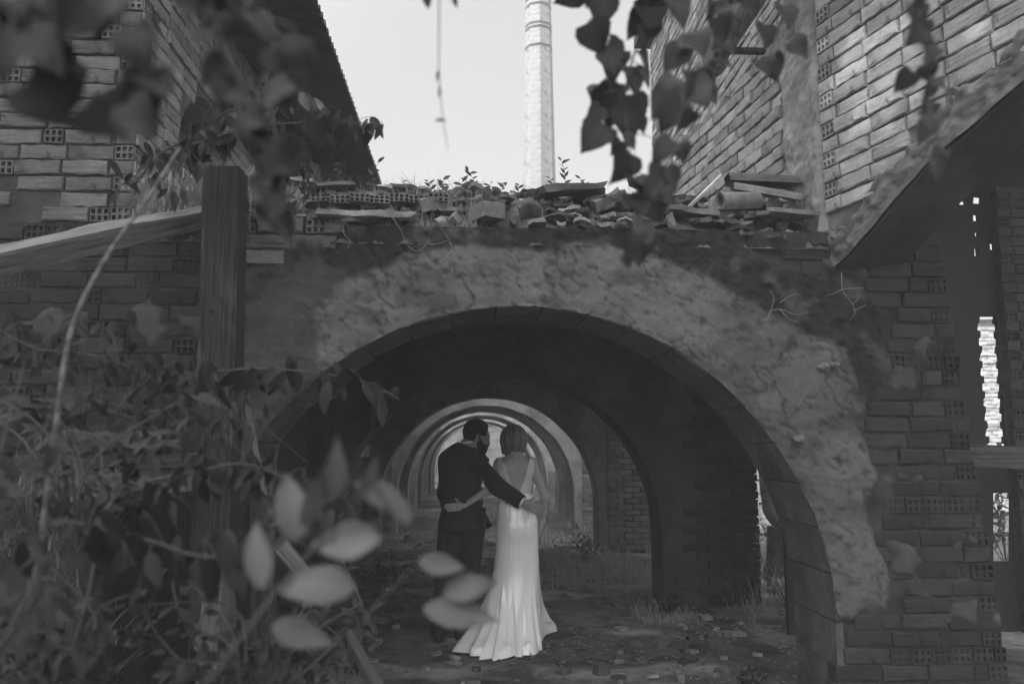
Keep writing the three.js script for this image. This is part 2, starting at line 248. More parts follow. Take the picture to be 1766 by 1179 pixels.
  c1 += layBricks(frontWall, { o, u: U, n: Nn, y0: 2.13, y1: WALLTOP - .02, end: (y) => [lerp(1.0, 1.2, (y * 5.1) % 1), 1.86], keep: (x, y) => regionAt(x, y) === 'topRight' && x < 1.75, headerAt: (row, x) => (row * 7 + Math.floor(x * 9)) % 4 === 0, mats: M.brickShaded, seed: 12, jit: .008 });
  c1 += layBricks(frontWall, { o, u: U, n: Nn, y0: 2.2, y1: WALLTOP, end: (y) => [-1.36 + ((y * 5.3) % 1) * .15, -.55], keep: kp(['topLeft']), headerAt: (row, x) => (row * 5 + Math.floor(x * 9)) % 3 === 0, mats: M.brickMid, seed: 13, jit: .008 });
  c1 += layBricks(frontWall, { o, u: U, n: Nn, y0: 1.55, y1: WALLTOP - .03, end: (y) => [-2.75 + ((y * 3.7) % 1) * .1, -1.3], keep: kp(['leftBrick']), headerAt: (row, x) => (row * 3 + Math.floor(x * 8)) % 5 === 0, mats: M.brickShaded, seed: 14, jit: .008 });
}

// ---------------------------------------------------------------- cross arches of the kiln tunnel
const ringDs = [8.2, 12.4, 15.3, 17.9, 20.4, 22.8, 25.2, 27.6, 30], names = ['second', 'third', 'fourth', 'fifth', 'sixth', 'seventh', 'eighth', 'ninth', 'tenth'];
ringDs.forEach((D, i) => {
  const t = thing('kiln_arch', names[i] + ' round plastered arch inside the kiln tunnel, counted from the camera', 'arch', [CX, 0, -D], null);
  const s = new THREE.Shape(), hw = R; s.moveTo(-1.98, -.1); s.lineTo(-hw, -.1); s.lineTo(-hw, CY); s.absarc(0, CY, R, Math.PI, 0, true); s.lineTo(hw, -.1); s.lineTo(2.02, -.1); s.lineTo(2.02, 2.745); s.lineTo(-1.98, 2.745); s.closePath();
  const g = new THREE.ExtrudeGeometry(s, { depth: .5, bevelEnabled: true, bevelSize: .012, bevelThickness: .012, bevelSegments: 2, curveSegments: 40 }).translate(0, 0, -.512);
  const p = g.attributes.position; for (let k = 0; k < p.count; k++) { const x = p.getX(k), y = p.getY(k), r0 = rArch(x + CX, y); if (r0 < R + .03) { const a = .012 * noise(x * 3 + D, y * 3, D); p.setX(k, x + a * Math.sign(x)); p.setY(k, y + (y > CY ? a : 0)); } }
  g.computeVertexNormals(); mesh('arch_plaster', boxUV(g, 1, i * .3), i === 0 ? M.sootShade : i < 2 ? M.plaster : M.plasterLit, t);
  // brick pier on the right of the arch
  const pe = i === 0 ? 2.62 : 2.5; mesh('pier_core', box(pe - 2.024, 2.84, .46, (pe + 2.024) / 2, 1.32, -.25), M.mortar, t);
  const lim = i === 0 ? 2.2 : 1.9; if (i < 5) layBricks(t, { o: V(CX, 0, -D), u: V(1, 0, 0), n: V(0, 0, 1), y0: .02, y1: lim, end: (y) => [i === 0 ? 1.86 : 1.80, pe + .01], keep: (x, y) => i > 0 || x > 1.98 + .12 * noise(y * 5, 2), headerAt: (row, x, f, l) => l && row % 2 === 0, mats: i === 0 ? M.brickShaded : M.brickMid, seed: 30 + i, proud: .018, jit: .006 });
  if (i > 0 && i < 4) layBricks(t, { o: V(CX, 0, -D), u: V(1, 0, 0), n: V(0, 0, 1), y0: .05, y1: 1.4, end: () => [-1.97, -1.735], keep: () => true, headerAt: (row) => row % 2 === 0, mats: M.brickMid, seed: 50 + i, proud: .018, jit: .006 });
});
{ // left side wall of the tunnel, bay by bay, with its concrete lintel; roof slab
  const zs = [-4.86, ...ringDs.map((d) => -d)];
  for (let i = 0; i < zs.length - 1; i++) {
    const za = zs[i] - (i ? .52 : 0), zb = zs[i + 1] - .0, L = za - zb, zc = (za + zb) / 2, ord = ['first', 'second', 'third', 'fourth', 'fifth', 'sixth', 'seventh', 'eighth', 'ninth'][i];
    const t = thing('side_wall', ord + ' bay of the low brick wall along the left of the tunnel', 'wall', [0, 0, zc]);
    mesh('wall_core', box(.3, 2.78, L, -1.80, 1.34, 0), M.sootShade, t);
    if (i && i < 6) { mesh('lintel', box(.10, .16, L - .02, -1.6, 1.505, 0), M.concrete, t);
      layBricks(t, { o: V(-1.65, 0, zc + L / 2), u: V(0, 0, -1), n: V(1, 0, 0), y0: .6, y1: 1.4, end: () => [.02, L - .02], keep: () => true, headerAt: (row, x) => (row + Math.floor(x * 6)) % 4 === 0, mats: M.brickMid, seed: 70 + i, proud: .015 }); }
  }
  const slab = thing('roof_slab', 'earth covered roof over the first bays carrying the rubble, with shading slabs added beyond', 'roof', [0, 0, 0]);
  [[4.86, 12.9], [15.4, 17.85], [20.5, 22.75], [25.3, 27.5]].forEach(([a, b]) => mesh('slab', box(4.6, .2, b - a, .45, 2.866, -(a + b) / 2), M.sootShade, slab));  // far slabs added over alternate bays to make bright and dark rims
}
{ // wall that closes the tunnel, of large pale blocks, with a timber leaning on it
  const t = thing('end_wall', 'pale block wall closing the far end of the tunnel', 'wall', [0.3, 0, -34]);
  mesh('wall_core', box(6, 3.2, .2, 0, 1.6, -.12), M.mortarPale, t);
  const m = mat('pale block', .30, { map: T.wallC }); for (let r = 0; r < 9; r++) for (let c = 0; c < 11; c++) mesh('block', box(.53, .33, .1, -2.9 + c * .55 + (r % 2) * .27, .2 + r * .35, -.02), m, t);
  const b = thing('timber', 'dark timber leaning upright at the far end of the tunnel', 'timber', [1.4, 0, -31.8]);
  mesh('timber_beam', boxUV(new THREE.BoxGeometry(.13, 2.1, .13).rotateZ(.06).translate(0, 1.03, 0)), M.woodDark, b);
}

// ---------------------------------------------------------------- building on the left: brick tower, its side wall with an arch, and the corrugated roof
const hollowRow = (k) => (row, x, f, l) => ((f || l) && row % 2 === 0) || (row * 7 + Math.floor(x * 5)) % k === 0;
{
  const t = thing('brick_building', 'hollow brick building rising on the left under the corrugated roof', 'building', [towerX, 0, -D1]);
  mesh('front_core', box(3.2, 2.1, .3, -1.6, 3.8, -.16), M.mortar, t);
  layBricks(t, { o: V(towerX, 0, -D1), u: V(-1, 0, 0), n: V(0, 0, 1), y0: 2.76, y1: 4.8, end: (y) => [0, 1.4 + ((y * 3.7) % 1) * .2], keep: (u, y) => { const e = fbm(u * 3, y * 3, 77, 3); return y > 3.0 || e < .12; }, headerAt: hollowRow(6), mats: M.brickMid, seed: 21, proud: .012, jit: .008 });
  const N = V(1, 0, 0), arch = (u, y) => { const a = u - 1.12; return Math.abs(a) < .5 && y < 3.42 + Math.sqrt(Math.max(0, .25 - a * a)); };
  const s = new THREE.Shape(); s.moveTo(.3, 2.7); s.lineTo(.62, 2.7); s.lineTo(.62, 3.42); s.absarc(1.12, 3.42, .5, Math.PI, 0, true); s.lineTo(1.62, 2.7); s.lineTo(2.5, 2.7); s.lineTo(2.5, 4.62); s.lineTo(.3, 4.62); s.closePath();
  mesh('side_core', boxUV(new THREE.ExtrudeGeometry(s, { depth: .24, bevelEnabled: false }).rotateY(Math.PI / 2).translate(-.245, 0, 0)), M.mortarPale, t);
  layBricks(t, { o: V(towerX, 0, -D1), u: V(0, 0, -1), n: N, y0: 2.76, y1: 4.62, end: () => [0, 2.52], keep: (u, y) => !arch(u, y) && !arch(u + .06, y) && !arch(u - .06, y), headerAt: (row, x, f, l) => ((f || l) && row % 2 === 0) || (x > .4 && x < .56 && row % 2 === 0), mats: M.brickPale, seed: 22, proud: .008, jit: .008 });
}
{
  const t = thing('brick_pier', 'low brick pier with edge coloured as sunlit under the corrugated roof, left of the ledge', 'pier', [-1.95, 0, -8.2]);
  mesh('pier_core', box(.46, 2.1, .62, 0, 3.75, -.33), M.concrete, t);  // pale concrete stands in for sunlight on the pier end
  layBricks(t, { o: V(-1.95, 0, -8.2), u: V(1, 0, 0), n: V(0, 0, 1), y0: 2.7, y1: 4.75, end: () => [-.24, .235], keep: () => true, headerAt: (row, x, f, l) => (row % 2 ? f : l), mats: M.brickMid, seed: 23, proud: .02 });
}
{
  const t = thing('corrugated_roof', 'dark corrugated sheet roof overhanging on purlins at the upper left', 'roof', [-1.1, 4.65, -9]);
  const zN = 380, L = 13, pos = [], idx = [], uv = [], slope = .20;
  for (const th of [0, -.012]) for (let i = 0; i <= zN; i++) { const z = 4.6 - i / zN * L, w = .035 * Math.sin(z * 2 * Math.PI / .11); for (const [x, k] of [[0, 0], [-2.2, 1], [-5, 2]]) { pos.push(x, -x * slope + w + th, z); uv.push(x, z); } }
  const add = (a, b, c, d) => idx.push(a, b, c, c, b, d), S = (zN + 1) * 3; for (let i = 0; i < zN; i++) for (let s = 0; s < 2; s++) { for (let k = 0; k < 2; k++) { const a = s * S + i * 3 + k; add(a, a + 1, a + 3, a + 4); } if (!s) { const a = i * 3; add(a, a + 3, a + S, a + S + 3); } }
  mesh('sheet', geoFrom(pos, idx, uv), M.sheet, t);
  for (const x of [-.42, -.95, -2.1]) mesh('purlin', boxUV(new THREE.BoxGeometry(.08, .11, 12.6).translate(x, -x * slope - .09, -1.9)), M.woodDark, t);
  for (let k = 0; k < 5; k++) mesh('rafter', boxUV(new THREE.BoxGeometry(3, .1, .09).rotateZ(-Math.atan(slope)).translate(-1.75, .2, 3 - k * 2.4)), M.woodDark, t);
}

// ---------------------------------------------------------------- building on the right: wall on a flying arch, and the wall behind
const W1 = V(1.97, 0, -4.33), W1u = V(Math.sin(15.2 * Math.PI / 180), 0, Math.cos(15.2 * Math.PI / 180)), W1n = V(-W1u.z, 0, W1u.x);
{
  const arc = [[1452, 464], [1473, 433], [1517, 380], [1556, 334], [1600, 283], [1667, 228], [1764, 142]].map(([x, y]) => { const q = onPlane(x, y, W1, W1n); return [q.clone().sub(W1).dot(W1u), q.y]; });
  arc[0][0] = Math.min(arc[0][0], 0); const last = arc[arc.length - 1], prev = arc[arc.length - 2], sl = (last[1] - prev[1]) / (last[0] - prev[0]); arc.push([last[0] + .5, last[1] + .5 * sl * .75], [last[0] + 1.1, last[1] + .5 * sl * .75 + .6 * sl * .3], [last[0] + 1.9, last[1] + .5 * sl * .75 + .6 * sl * .3 + .02]);
  const low = (s) => { for (let i = 0; i < arc.length - 1; i++) if (s <= arc[i + 1][0]) return lerp(arc[i][1], arc[i + 1][1], clamp((s - arc[i][0]) / (arc[i + 1][0] - arc[i][0]), 0, 1)); return 99; };
  const t = thing('arched_wall', 'pale brick wall sweeping up to the right over a half arch, dappled with sun', 'wall', W1.toArray());
  const smax = arc[arc.length - 1][0], sh = new THREE.Shape(); sh.moveTo(0, 5.4); arc.forEach(([a, b]) => sh.lineTo(Math.max(0, a), b)); sh.lineTo(smax, 5.4); sh.closePath();
  const toW = new THREE.Matrix4().makeBasis(W1u, V(0, 1, 0), W1n);   // s, y, n
  const core = boxUV(new THREE.ExtrudeGeometry(sh, { depth: .34, bevelEnabled: false }).translate(0, 0, -.35)); mesh('wall_core', core, M.mortarPale, t).applyMatrix4(toW);
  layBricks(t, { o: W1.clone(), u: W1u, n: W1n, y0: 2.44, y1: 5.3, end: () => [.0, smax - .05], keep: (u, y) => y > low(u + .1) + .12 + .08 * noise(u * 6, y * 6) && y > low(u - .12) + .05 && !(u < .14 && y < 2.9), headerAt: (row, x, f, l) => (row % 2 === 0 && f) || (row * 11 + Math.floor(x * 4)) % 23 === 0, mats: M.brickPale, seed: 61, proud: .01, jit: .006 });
  { const sf = new THREE.Shape(); arc.forEach(([a, b], i) => (i ? sf.lineTo(Math.max(0, a), b + .012) : sf.moveTo(Math.max(0, a), b + .012))); for (let i = arc.length - 1; i >= 0; i--) sf.lineTo(Math.max(0, arc[i][0]) + .006, arc[i][1] - .012); sf.closePath(); mesh('soffit', boxUV(new THREE.ExtrudeGeometry(sf, { depth: .36, bevelEnabled: false }).translate(0, 0, -.366)), M.sootShade, t).applyMatrix4(toW); }  // added dark strip; shade of the underside is put into its colour
  // rough render running along the arch
  const pos = [], uv = [], col = [], idx = [], nS2 = 240, nT = 22;
  for (let i = 0; i <= nS2; i++) { const s = smax * i / nS2; for (let j = 0; j <= nT; j++) { const v = j / nT, y = low(s) + v * (.19 + .10 * noise(s * 5, 1) + .05 * noise(s * 17, 4)); const b = fbm(s * 4, y * 4, 3, 4), m = fbm(s * 12, y * 14, 5, 4); pos.push(s, y, v > .97 ? -.005 : .016 + .03 * b + .035 * m * (v > .2 ? 1 : .25)); uv.push(s, y); const c = clamp(.17 + .12 * b + .2 * m, .05, .36); col.push(c, c, c); } }
  for (let i = 0; i < nS2; i++) for (let j = 0; j < nT; j++) { const a = i * (nT + 1) + j, b = a + nT + 1; idx.push(a, b, a + 1, a + 1, b, b + 1); }
  mesh('render_strip', geoFrom(pos, idx, uv, col), M.face, t).applyMatrix4(toW);
}
{
  const S0 = V(1.965, 0, -4.35), S1 = V(1.70, 0, -6.5), u = S0.clone().sub(S1).normalize(), n = V(-u.z, 0, u.x), L = S1.distanceTo(S0), tw = new THREE.Matrix4().makeBasis(u, V(0, 1, 0), n.clone());
  const t = thing('broken_wall', 'pale broken brick wall with ragged top and mortar smear, behind the clay tiles', 'wall', S1.toArray());
  const top = (s) => 4.12 + .1 * noise(s * 6, 4) + .05 * noise(s * 17, 4);
  const sh = new THREE.Shape(); sh.moveTo(0, 2.7); for (let i = 0; i <= 40; i++) sh.lineTo(L * i / 40, 2.7); for (let i = 40; i >= 0; i--) sh.lineTo(L * i / 40, top(L * i / 40) - .02); sh.closePath();
  mesh('wall_core', boxUV(new THREE.ExtrudeGeometry(sh, { depth: .2, bevelEnabled: false }).translate(0, 0, -.21)), M.mortarPale, t).applyMatrix4(tw);
  layBricks(t, { o: S1.clone(), u, n, y0: 2.76, y1: 4.2, end: () => [0, L - .02], keep: (x, y) => y < top(x) - .03 && !(L - x < .34 + .1 * noise(y * 4, 1) && L - x > .05), headerAt: (row, x) => false, mats: M.brickPale, seed: 62, proud: .01, jit: .007 });
  const pos = [], uv = [], col = [], idx = []; for (let j = 0; j <= 90; j++) { const y = 2.76 + j * .0165; for (let i = 0; i <= 22; i++) { const e = i === 0 || i === 22, a = -.02 + i / 22 * (.4 + .12 * noise(y * 4, 1)), b = fbm(a * 7, y * 5, 8, 4), c = clamp(.3 + .22 * b + .1 * noise(a * 30, y * 30), .1, .5); pos.push(L - a, y, e ? -.03 : .025 + .05 * b + .012 * noise(a * 25, y * 25)); uv.push(a, y); col.push(c, c, c); } }
  for (let j = 0; j < 90; j++) for (let i = 0; i < 22; i++) { const a = j * 23 + i; idx.push(a, a + 1, a + 23, a + 23, a + 1, a + 24); }
  mesh('mortar_smear', geoFrom(pos, idx, uv, col), M.face, t).applyMatrix4(tw);
  // upper wall set back, to the gable
  const t2 = thing('upper_wall', 'tall brick wall set back at the upper right, beside the sky', 'wall', [2.02, 0, -4.6]);
  mesh('wall_core', box(.2, 3.5, 4.1, .11, 4.45, -2.1), M.mortarPale, t2);
  layBricks(t2, { o: V(2.02, 0, -4.6), u: V(0, 0, -1), n: V(-1, 0, 0), y0: 3.4, y1: 6.15, end: () => [.3, 4.15], keep: (x, y) => x > 1.7 || y > 4.0, headerAt: (row, x, f, l) => l && row % 2 === 0, mats: M.brickPale, seed: 63, proud: .01, jit: .006 });
  mesh('verge', boxUV(new THREE.BoxGeometry(.3, .12, 4.4).translate(-.02, 6.24, -2.1)), M.woodDark, t2);
  const pp = thing('drain_pipe', 'thick round pipe slung under the upper wall at the right', 'pipe', [1.74, 4.4, -4.75]);
  mesh('pipe', new THREE.CylinderGeometry(.095, .095, 1.9, 20).rotateX(Math.PI / 2), M.concrete, pp);
  mesh('collar', new THREE.CylinderGeometry(.115, .115, .12, 20).rotateX(Math.PI / 2).translate(0, 0, -.85), M.concrete, pp);
  for (const z of [-.5, .6]) mesh('bracket', new THREE.BoxGeometry(.3, .03, .05).translate(.14, -.1, z), M.iron, pp);
}
{ // dark room behind the right pillar: back wall with openings, side pier, ceiling, beam
  const t = thing('ruined_room', 'dark ruined room behind the right pillar, with gaps of daylight', 'room', [3.4, 0, -7]);
  const H = [[1714, 850, 1747, 968], [1654, 323, 1664, 336], [1655, 344, 1668, 354], [1680, 338, 1694, 352], [1680, 368, 1690, 381], [1682, 400, 1689, 408], [1682, 426, 1689, 440], [1709, 330, 1724, 342], [1709, 361, 1726, 372], [1709, 389, 1726, 402], [1709, 418, 1726, 431]];
  const s = new THREE.Shape(), q = (x, y) => { const a = at(x, y, 7); return [a.x - 3.4, a.y]; }; s.moveTo(-.72, -.1); s.lineTo(3.2, -.1); s.lineTo(3.2, 5.3); s.lineTo(-.72, 5.3); s.closePath();
  const r = rng(8); for (const [a, b, c, d] of H) { const p = new THREE.Path(), j = () => (c - a < 20 ? (r() - .5) * 3 : 0); p.moveTo(...q(a + j(), b + j())); p.lineTo(...q(a + j(), d + j())); p.lineTo(...q(c + j(), d + j())); p.lineTo(...q(c + j(), b + j())); p.closePath(); s.holes.push(p); }
  { const p = new THREE.Path(), L2 = [], R2 = []; for (let i = 0; i <= 17; i++) { const y = lerp(545, 766, i / 17), x = lerp(1689, 1706, i / 17); for (const e of [0, 1]) { const yy = y + e * 11; L2.push([x + (i % 2 ? -3 : 1.5) + (r() - .5) * 3, yy]); R2.push([x + 29 + (i % 2 ? 3 : 0) + (r() - .5) * 2, yy]); } } [...L2, ...R2.reverse()].forEach(([x, y], i) => (i ? p.lineTo(...q(x, y)) : p.moveTo(...q(x, y)))); p.closePath(); s.holes.push(p); }
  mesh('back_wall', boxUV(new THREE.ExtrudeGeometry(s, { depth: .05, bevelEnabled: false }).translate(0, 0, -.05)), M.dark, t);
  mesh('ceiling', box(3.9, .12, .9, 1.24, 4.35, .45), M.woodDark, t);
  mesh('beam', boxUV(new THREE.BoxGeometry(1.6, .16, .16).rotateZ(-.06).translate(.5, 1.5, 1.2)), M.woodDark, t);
  const pr = thing('brick_pier', 'dark hollow brick pier at the right edge, beyond the gap', 'pier', [4.69, 0, -6.86]);
  mesh('pier_core', box(.7, 3.9, .12, .36, 1.95, -.075), M.mortar, pr);
  layBricks(pr, { o: V(4.69, 0, -6.86), u: V(1, 0, 0), n: V(0, 0, 1), y0: .1, y1: 3.9, end: () => [-.01, .72], keep: () => true, headerAt: (row, x, f) => f && row % 2 === 0, mats: M.brickShaded, seed: 24, proud: .008 });
}
{ // sunlit pier far behind, seen through the slit
  const b0 = at(1690, 545, 18), b1 = at(1738, 765, 18), c = (b0.x + b1.x) / 2;
  const t = thing('brick_pillar', 'blazing sunlit broken brick pillar seen through the slit on the right', 'pillar', [c, 0, -18]);
  mesh('pillar_core', box(.42, b0.y - .25, .5, 0, (b0.y - .25) / 2, -.3), M.concrete, t);
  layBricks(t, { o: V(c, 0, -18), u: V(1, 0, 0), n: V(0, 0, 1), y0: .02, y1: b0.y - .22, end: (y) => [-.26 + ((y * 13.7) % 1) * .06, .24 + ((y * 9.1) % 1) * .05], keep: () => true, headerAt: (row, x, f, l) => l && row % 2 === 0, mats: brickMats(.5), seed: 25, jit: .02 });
  mesh('cap_tile', boxUV(new THREE.CylinderGeometry(.11, .13, .62, 12, 1, false, 0, Math.PI).rotateZ(Math.PI / 2).rotateX(-Math.PI / 2).translate(0, b0.y - .16, -.2)), M.clayPale, t);
}

// ---------------------------------------------------------------- chimney
{
  const D = 30, b = at(930, 330, D), x0 = b.x, t = thing('factory_chimney', 'tall pale octagonal brick chimney with iron bands standing against the sky', 'chimney', [x0, 0, -D]);
  const H = 20.5, rb = .795, rt = .42, rad = (y) => lerp(rb, rt, y / H) / Math.cos(Math.PI / 8) * .5 * 2, parts = []; const turn = Math.PI / 8 + .42;
  const g = new THREE.CylinderGeometry(rad(H), rad(0), H, 8, 90).rotateY(turn).translate(0, H / 2, 0); mesh('shaft', boxUV(g), M.chim, t).geometry.computeVertexNormals();
  // courses that stand slightly proud on the shaft
  const cs = []; for (let y = 6; y < H; y += .105) cs.push(new THREE.CylinderGeometry(rad(y) + .008, rad(y) + .008, .085, 8, 1, true).rotateY(turn).translate(0, y, 0).toNonIndexed()); const cg = mergeGeometries(cs); cg.computeVertexNormals(); stuff('brick_course', boxUV(cg), M.chim, t);
  for (const py of [-30, 3, 15, 48, 55, 86]) { const y = at(922, py, D).y; mesh('iron_band', new THREE.CylinderGeometry(rad(y) + .022, rad(y) + .022, .085, 8, 1, true).rotateY(turn).translate(0, y, 0), M.iron, t); }
  mesh('crown', new THREE.CylinderGeometry(rad(H) + .2, rad(H) + .04, .6, 8).rotateY(turn).translate(0, H + .4, 0), M.chim, t);
}
// ---------------------------------------------------------------- figures: distance fields meshed with surface nets
const cap = (a, b, ra, rb, kz = 1) => { const ba = b.clone().sub(a), l2 = Math.max(1e-9, ba.x * ba.x + ba.y * ba.y + ba.z * ba.z); return (x, y, z) => { const px = x - a.x, py = y - a.y, pz = z - a.z, h = clamp((px * ba.x + py * ba.y + pz * ba.z) / l2, 0, 1), dx = px - ba.x * h, dy = py - ba.y * h, dz = (pz - ba.z * h) / kz; return Math.sqrt(dx * dx + dy * dy + dz * dz) - lerp(ra, rb, h); }; };
const ell = (c, rx, ry, rz) => (x, y, z) => { const a = (x - c.x) / rx, b = (y - c.y) / ry, d = (z - c.z) / rz, k = Math.sqrt(a * a + b * b + d * d); return (k - 1) * Math.min(rx, ry, rz); };
const smin = (a, b, k) => { const h = Math.max(k - Math.abs(a - b), 0) / k; return Math.min(a, b) - h * h * k * .25; };
const blend = (fs, k) => (x, y, z) => { let d = fs[0](x, y, z); for (let i = 1; i < fs.length; i++) d = smin(d, fs[i](x, y, z), k); return d; };
const carve = (f, g, k) => (x, y, z) => -smin(-f(x, y, z), g(x, y, z), k);
function nets(f, lo, hi, h, uvs = 1) {
  const nx = Math.ceil((hi.x - lo.x) / h) + 1, ny = Math.ceil((hi.y - lo.y) / h) + 1, nz = Math.ceil((hi.z - lo.z) / h) + 1, G = new Float32Array(nx * ny * nz), I = new Int32Array(nx * ny * nz).fill(-1);
  for (let k = 0, n = 0; k < nz; k++) for (let j = 0; j < ny; j++) for (let i = 0; i < nx; i++, n++) G[n] = f(lo.x + i * h, lo.y + j * h, lo.z + k * h);
  const pos = [], idx = [], at3 = (i, j, k) => (k * ny + j) * nx + i, E = [[0, 1], [2, 3], [4, 5], [6, 7], [0, 2], [1, 3], [4, 6], [5, 7], [0, 4], [1, 5], [2, 6], [3, 7]];
  for (let k = 0; k < nz - 1; k++) for (let j = 0; j < ny - 1; j++) for (let i = 0; i < nx - 1; i++) {
    const c = at3(i, j, k), v = [G[c], G[c + 1], G[c + nx], G[c + nx + 1], G[c + nx * ny], G[c + nx * ny + 1], G[c + nx * ny + nx], G[c + nx * ny + nx + 1]]; let m = 0; for (let q = 0; q < 8; q++) if (v[q] < 0) m++; if (!m || m === 8) continue;
    let sx = 0, sy = 0, sz = 0, n = 0; for (const [a, b] of E) if ((v[a] < 0) !== (v[b] < 0)) { const t = v[a] / (v[a] - v[b]); sx += lerp(a & 1, b & 1, t); sy += lerp(a >> 1 & 1, b >> 1 & 1, t); sz += lerp(a >> 2, b >> 2, t); n++; }
    I[c] = pos.length / 3; pos.push(lo.x + (i + sx / n) * h, lo.y + (j + sy / n) * h, lo.z + (k + sz / n) * h);
  }
  const quad = (a, b, c, d, flip) => { if (a < 0 || b < 0 || c < 0 || d < 0) return; flip ? idx.push(a, b, c, a, c, d) : idx.push(a, c, b, a, d, c); };
  for (let k = 1; k < nz - 1; k++) for (let j = 1; j < ny - 1; j++) for (let i = 1; i < nx - 1; i++) { const c = at3(i, j, k), s = G[c] < 0;
    if (s !== G[c + 1] < 0) quad(I[c], I[at3(i, j - 1, k)], I[at3(i, j - 1, k - 1)], I[at3(i, j, k - 1)], s);
    if (s !== G[c + nx] < 0) quad(I[c], I[at3(i, j, k - 1)], I[at3(i - 1, j, k - 1)], I[at3(i - 1, j, k)], s);
    if (s !== G[c + nx * ny] < 0) quad(I[c], I[at3(i - 1, j, k)], I[at3(i - 1, j - 1, k)], I[at3(i, j - 1, k)], s); }
  const g = new THREE.BufferGeometry(), nor = new Float32Array(pos.length), uv = new Float32Array(pos.length / 3 * 2), e = h * .4;
  for (let i = 0; i < pos.length; i += 3) { const [x, y, z] = [pos[i], pos[i + 1], pos[i + 2]], a = f(x + e, y, z) - f(x - e, y, z), b = f(x, y + e, z) - f(x, y - e, z), c = f(x, y, z + e) - f(x, y, z - e), l = Math.hypot(a, b, c) || 1; nor[i] = a / l; nor[i + 1] = b / l; nor[i + 2] = c / l; uv[i / 3 * 2] = x * uvs; uv[i / 3 * 2 + 1] = y * uvs; }
  g.setAttribute('position', new THREE.Float32BufferAttribute(pos, 3)); g.setAttribute('normal', new THREE.BufferAttribute(nor, 3)); g.setAttribute('uv', new THREE.BufferAttribute(uv, 2)); g.setIndex(idx); return g;
}
// five-fingered hand: wrist w, pointing dir, palm facing n (towards what it holds), thumb side s
function handGeo(w, dir, n, s, len, curl, spread = .1) {
  dir = dir.clone().normalize(); n = n.clone().addScaledVector(dir, -n.dot(dir)).normalize(); s = dir.clone().cross(n).normalize().multiplyScalar(Math.sign(dir.clone().cross(n).dot(s)));
  const k = len / .185, P3 = (a, b, c) => w.clone().addScaledVector(dir, a * k).addScaledVector(s, b * k).addScaledVector(n, c * k), fs = [];
  fs.push(cap(P3(-.02, .004, 0), P3(.03, .006, 0), .024 * k, .026 * k)); for (const b of [.026, .009, -.009, -.026]) fs.push(cap(P3(.02, b * .75, 0), P3(.088 - Math.abs(b - .009) * .25, b, 0), .015 * k, .0115 * k));
  const finger = (base, d0, L, r, c) => { let p = base.clone(), d = d0.clone().normalize(); [.45, .31, .24].forEach((q, i) => { d = d.clone().multiplyScalar(Math.cos(c[i])).addScaledVector(n, Math.sin(c[i])).normalize(); const e = p.clone().addScaledVector(d, L * q * k); fs.push(cap(p, e, r * k * (1 - i * .1), r * k * (.9 - i * .1))); p = e; }); };
  [[.026, .072, 1], [.009, .08, .9], [-.009, .075, 1.05], [-.027, .06, 1.2]].forEach(([b, L, cc]) => finger(P3(.088 - Math.abs(b - .009) * .25, b, 0), dir.clone().addScaledVector(s, b * 60 * spread * .1), L, .0088, curl.map((q) => q * cc)));
  const tb = P3(.022, .026, .006), td = dir.clone().multiplyScalar(.65).addScaledVector(s, .72).addScaledVector(n, .25); fs.push(cap(P3(.01, .012, .004), tb, .018 * k, .014 * k)); finger(tb, td, .075, .0105, [.1, .25, .3]);
  const f = blend(fs, .009 * k), c = P3(.09, 0, .02), q = .15 * k; return nets(f, V(c.x - q, c.y - q, c.z - q), V(c.x + q, c.y + q, c.z + q), .0034);
}
// a head in its own frame: y up, z towards the face; returned fields take local points
function headField(jaw = 1) {
  let f = blend([ell(V(0, .022, -.012), .076, .092, .096), cap(V(0, -.02, .03), V(0, -.078, .05), .062 * jaw, .042 * jaw)], .05);
  f = blend([f, cap(V(-.026 * jaw, -.088, .055), V(.026 * jaw, -.088, .055), .022, .022)], .03);
  f = blend([f, cap(V(0, .012, .088), V(0, -.034, .110), .008, .0125), cap(V(-.011, -.036, .095), V(.011, -.036, .095), .009, .009), cap(V(-.034, .022, .077), V(.034, .022, .077), .013, .013)], .014);
  f = carve(f, blend([ell(V(.031, .002, .093), .016, .010, .012), ell(V(-.031, .002, .093), .016, .010, .012)], .004), .012);
  f = blend([f, cap(V(-.018, -.060, .088), V(.018, -.060, .088), .007, .007), cap(V(-.015, -.072, .086), V(.015, -.072, .086), .0075, .0075)], .006);
  return f;
}
const earField = blend([ell(V(.080, -.012, -.012), .010, .031, .019), ell(V(-.080, -.012, -.012), .010, .031, .019)], .005);
const ears = carve(earField, blend([ell(V(.091, -.010, -.008), .008, .018, .010), ell(V(-.091, -.010, -.008), .008, .018, .010)], .004), .006);
function placed(g, q, p, s = 1) { return g.applyMatrix4(new THREE.Matrix4().compose(p, q, V(s, s, s))); }
const join = (gs) => mergeGeometries(gs.map((g) => (g.index ? g : g)));
const skinM = mat('skin', .27, { roughness: .5, bumpMap: rep(T.fineB, 8), bumpScale: .0004 }), skinB = mat('fair skin', .36, { roughness: .36, bumpMap: rep(T.fineB, 8), bumpScale: .0004 });
const suitM = mat('dark wool suit', .022, { roughness: .75, bumpMap: rep(T.clothB, 6), bumpScale: .0012, sheen: .3, sheenRoughness: .6 }), trouserM = mat('dark suit trousers', .02, { roughness: .8, bumpMap: rep(T.clothB, 6), bumpScale: .0012 });
const hairDark = mat('dark cropped hair', .026, { roughness: .6, map: rep(T.wallC, 3), bumpMap: rep(T.fineB, 9), bumpScale: .006 }), leather = mat('black leather', .02, { roughness: .4 }), shirtM = mat('white shirt cotton', .8);
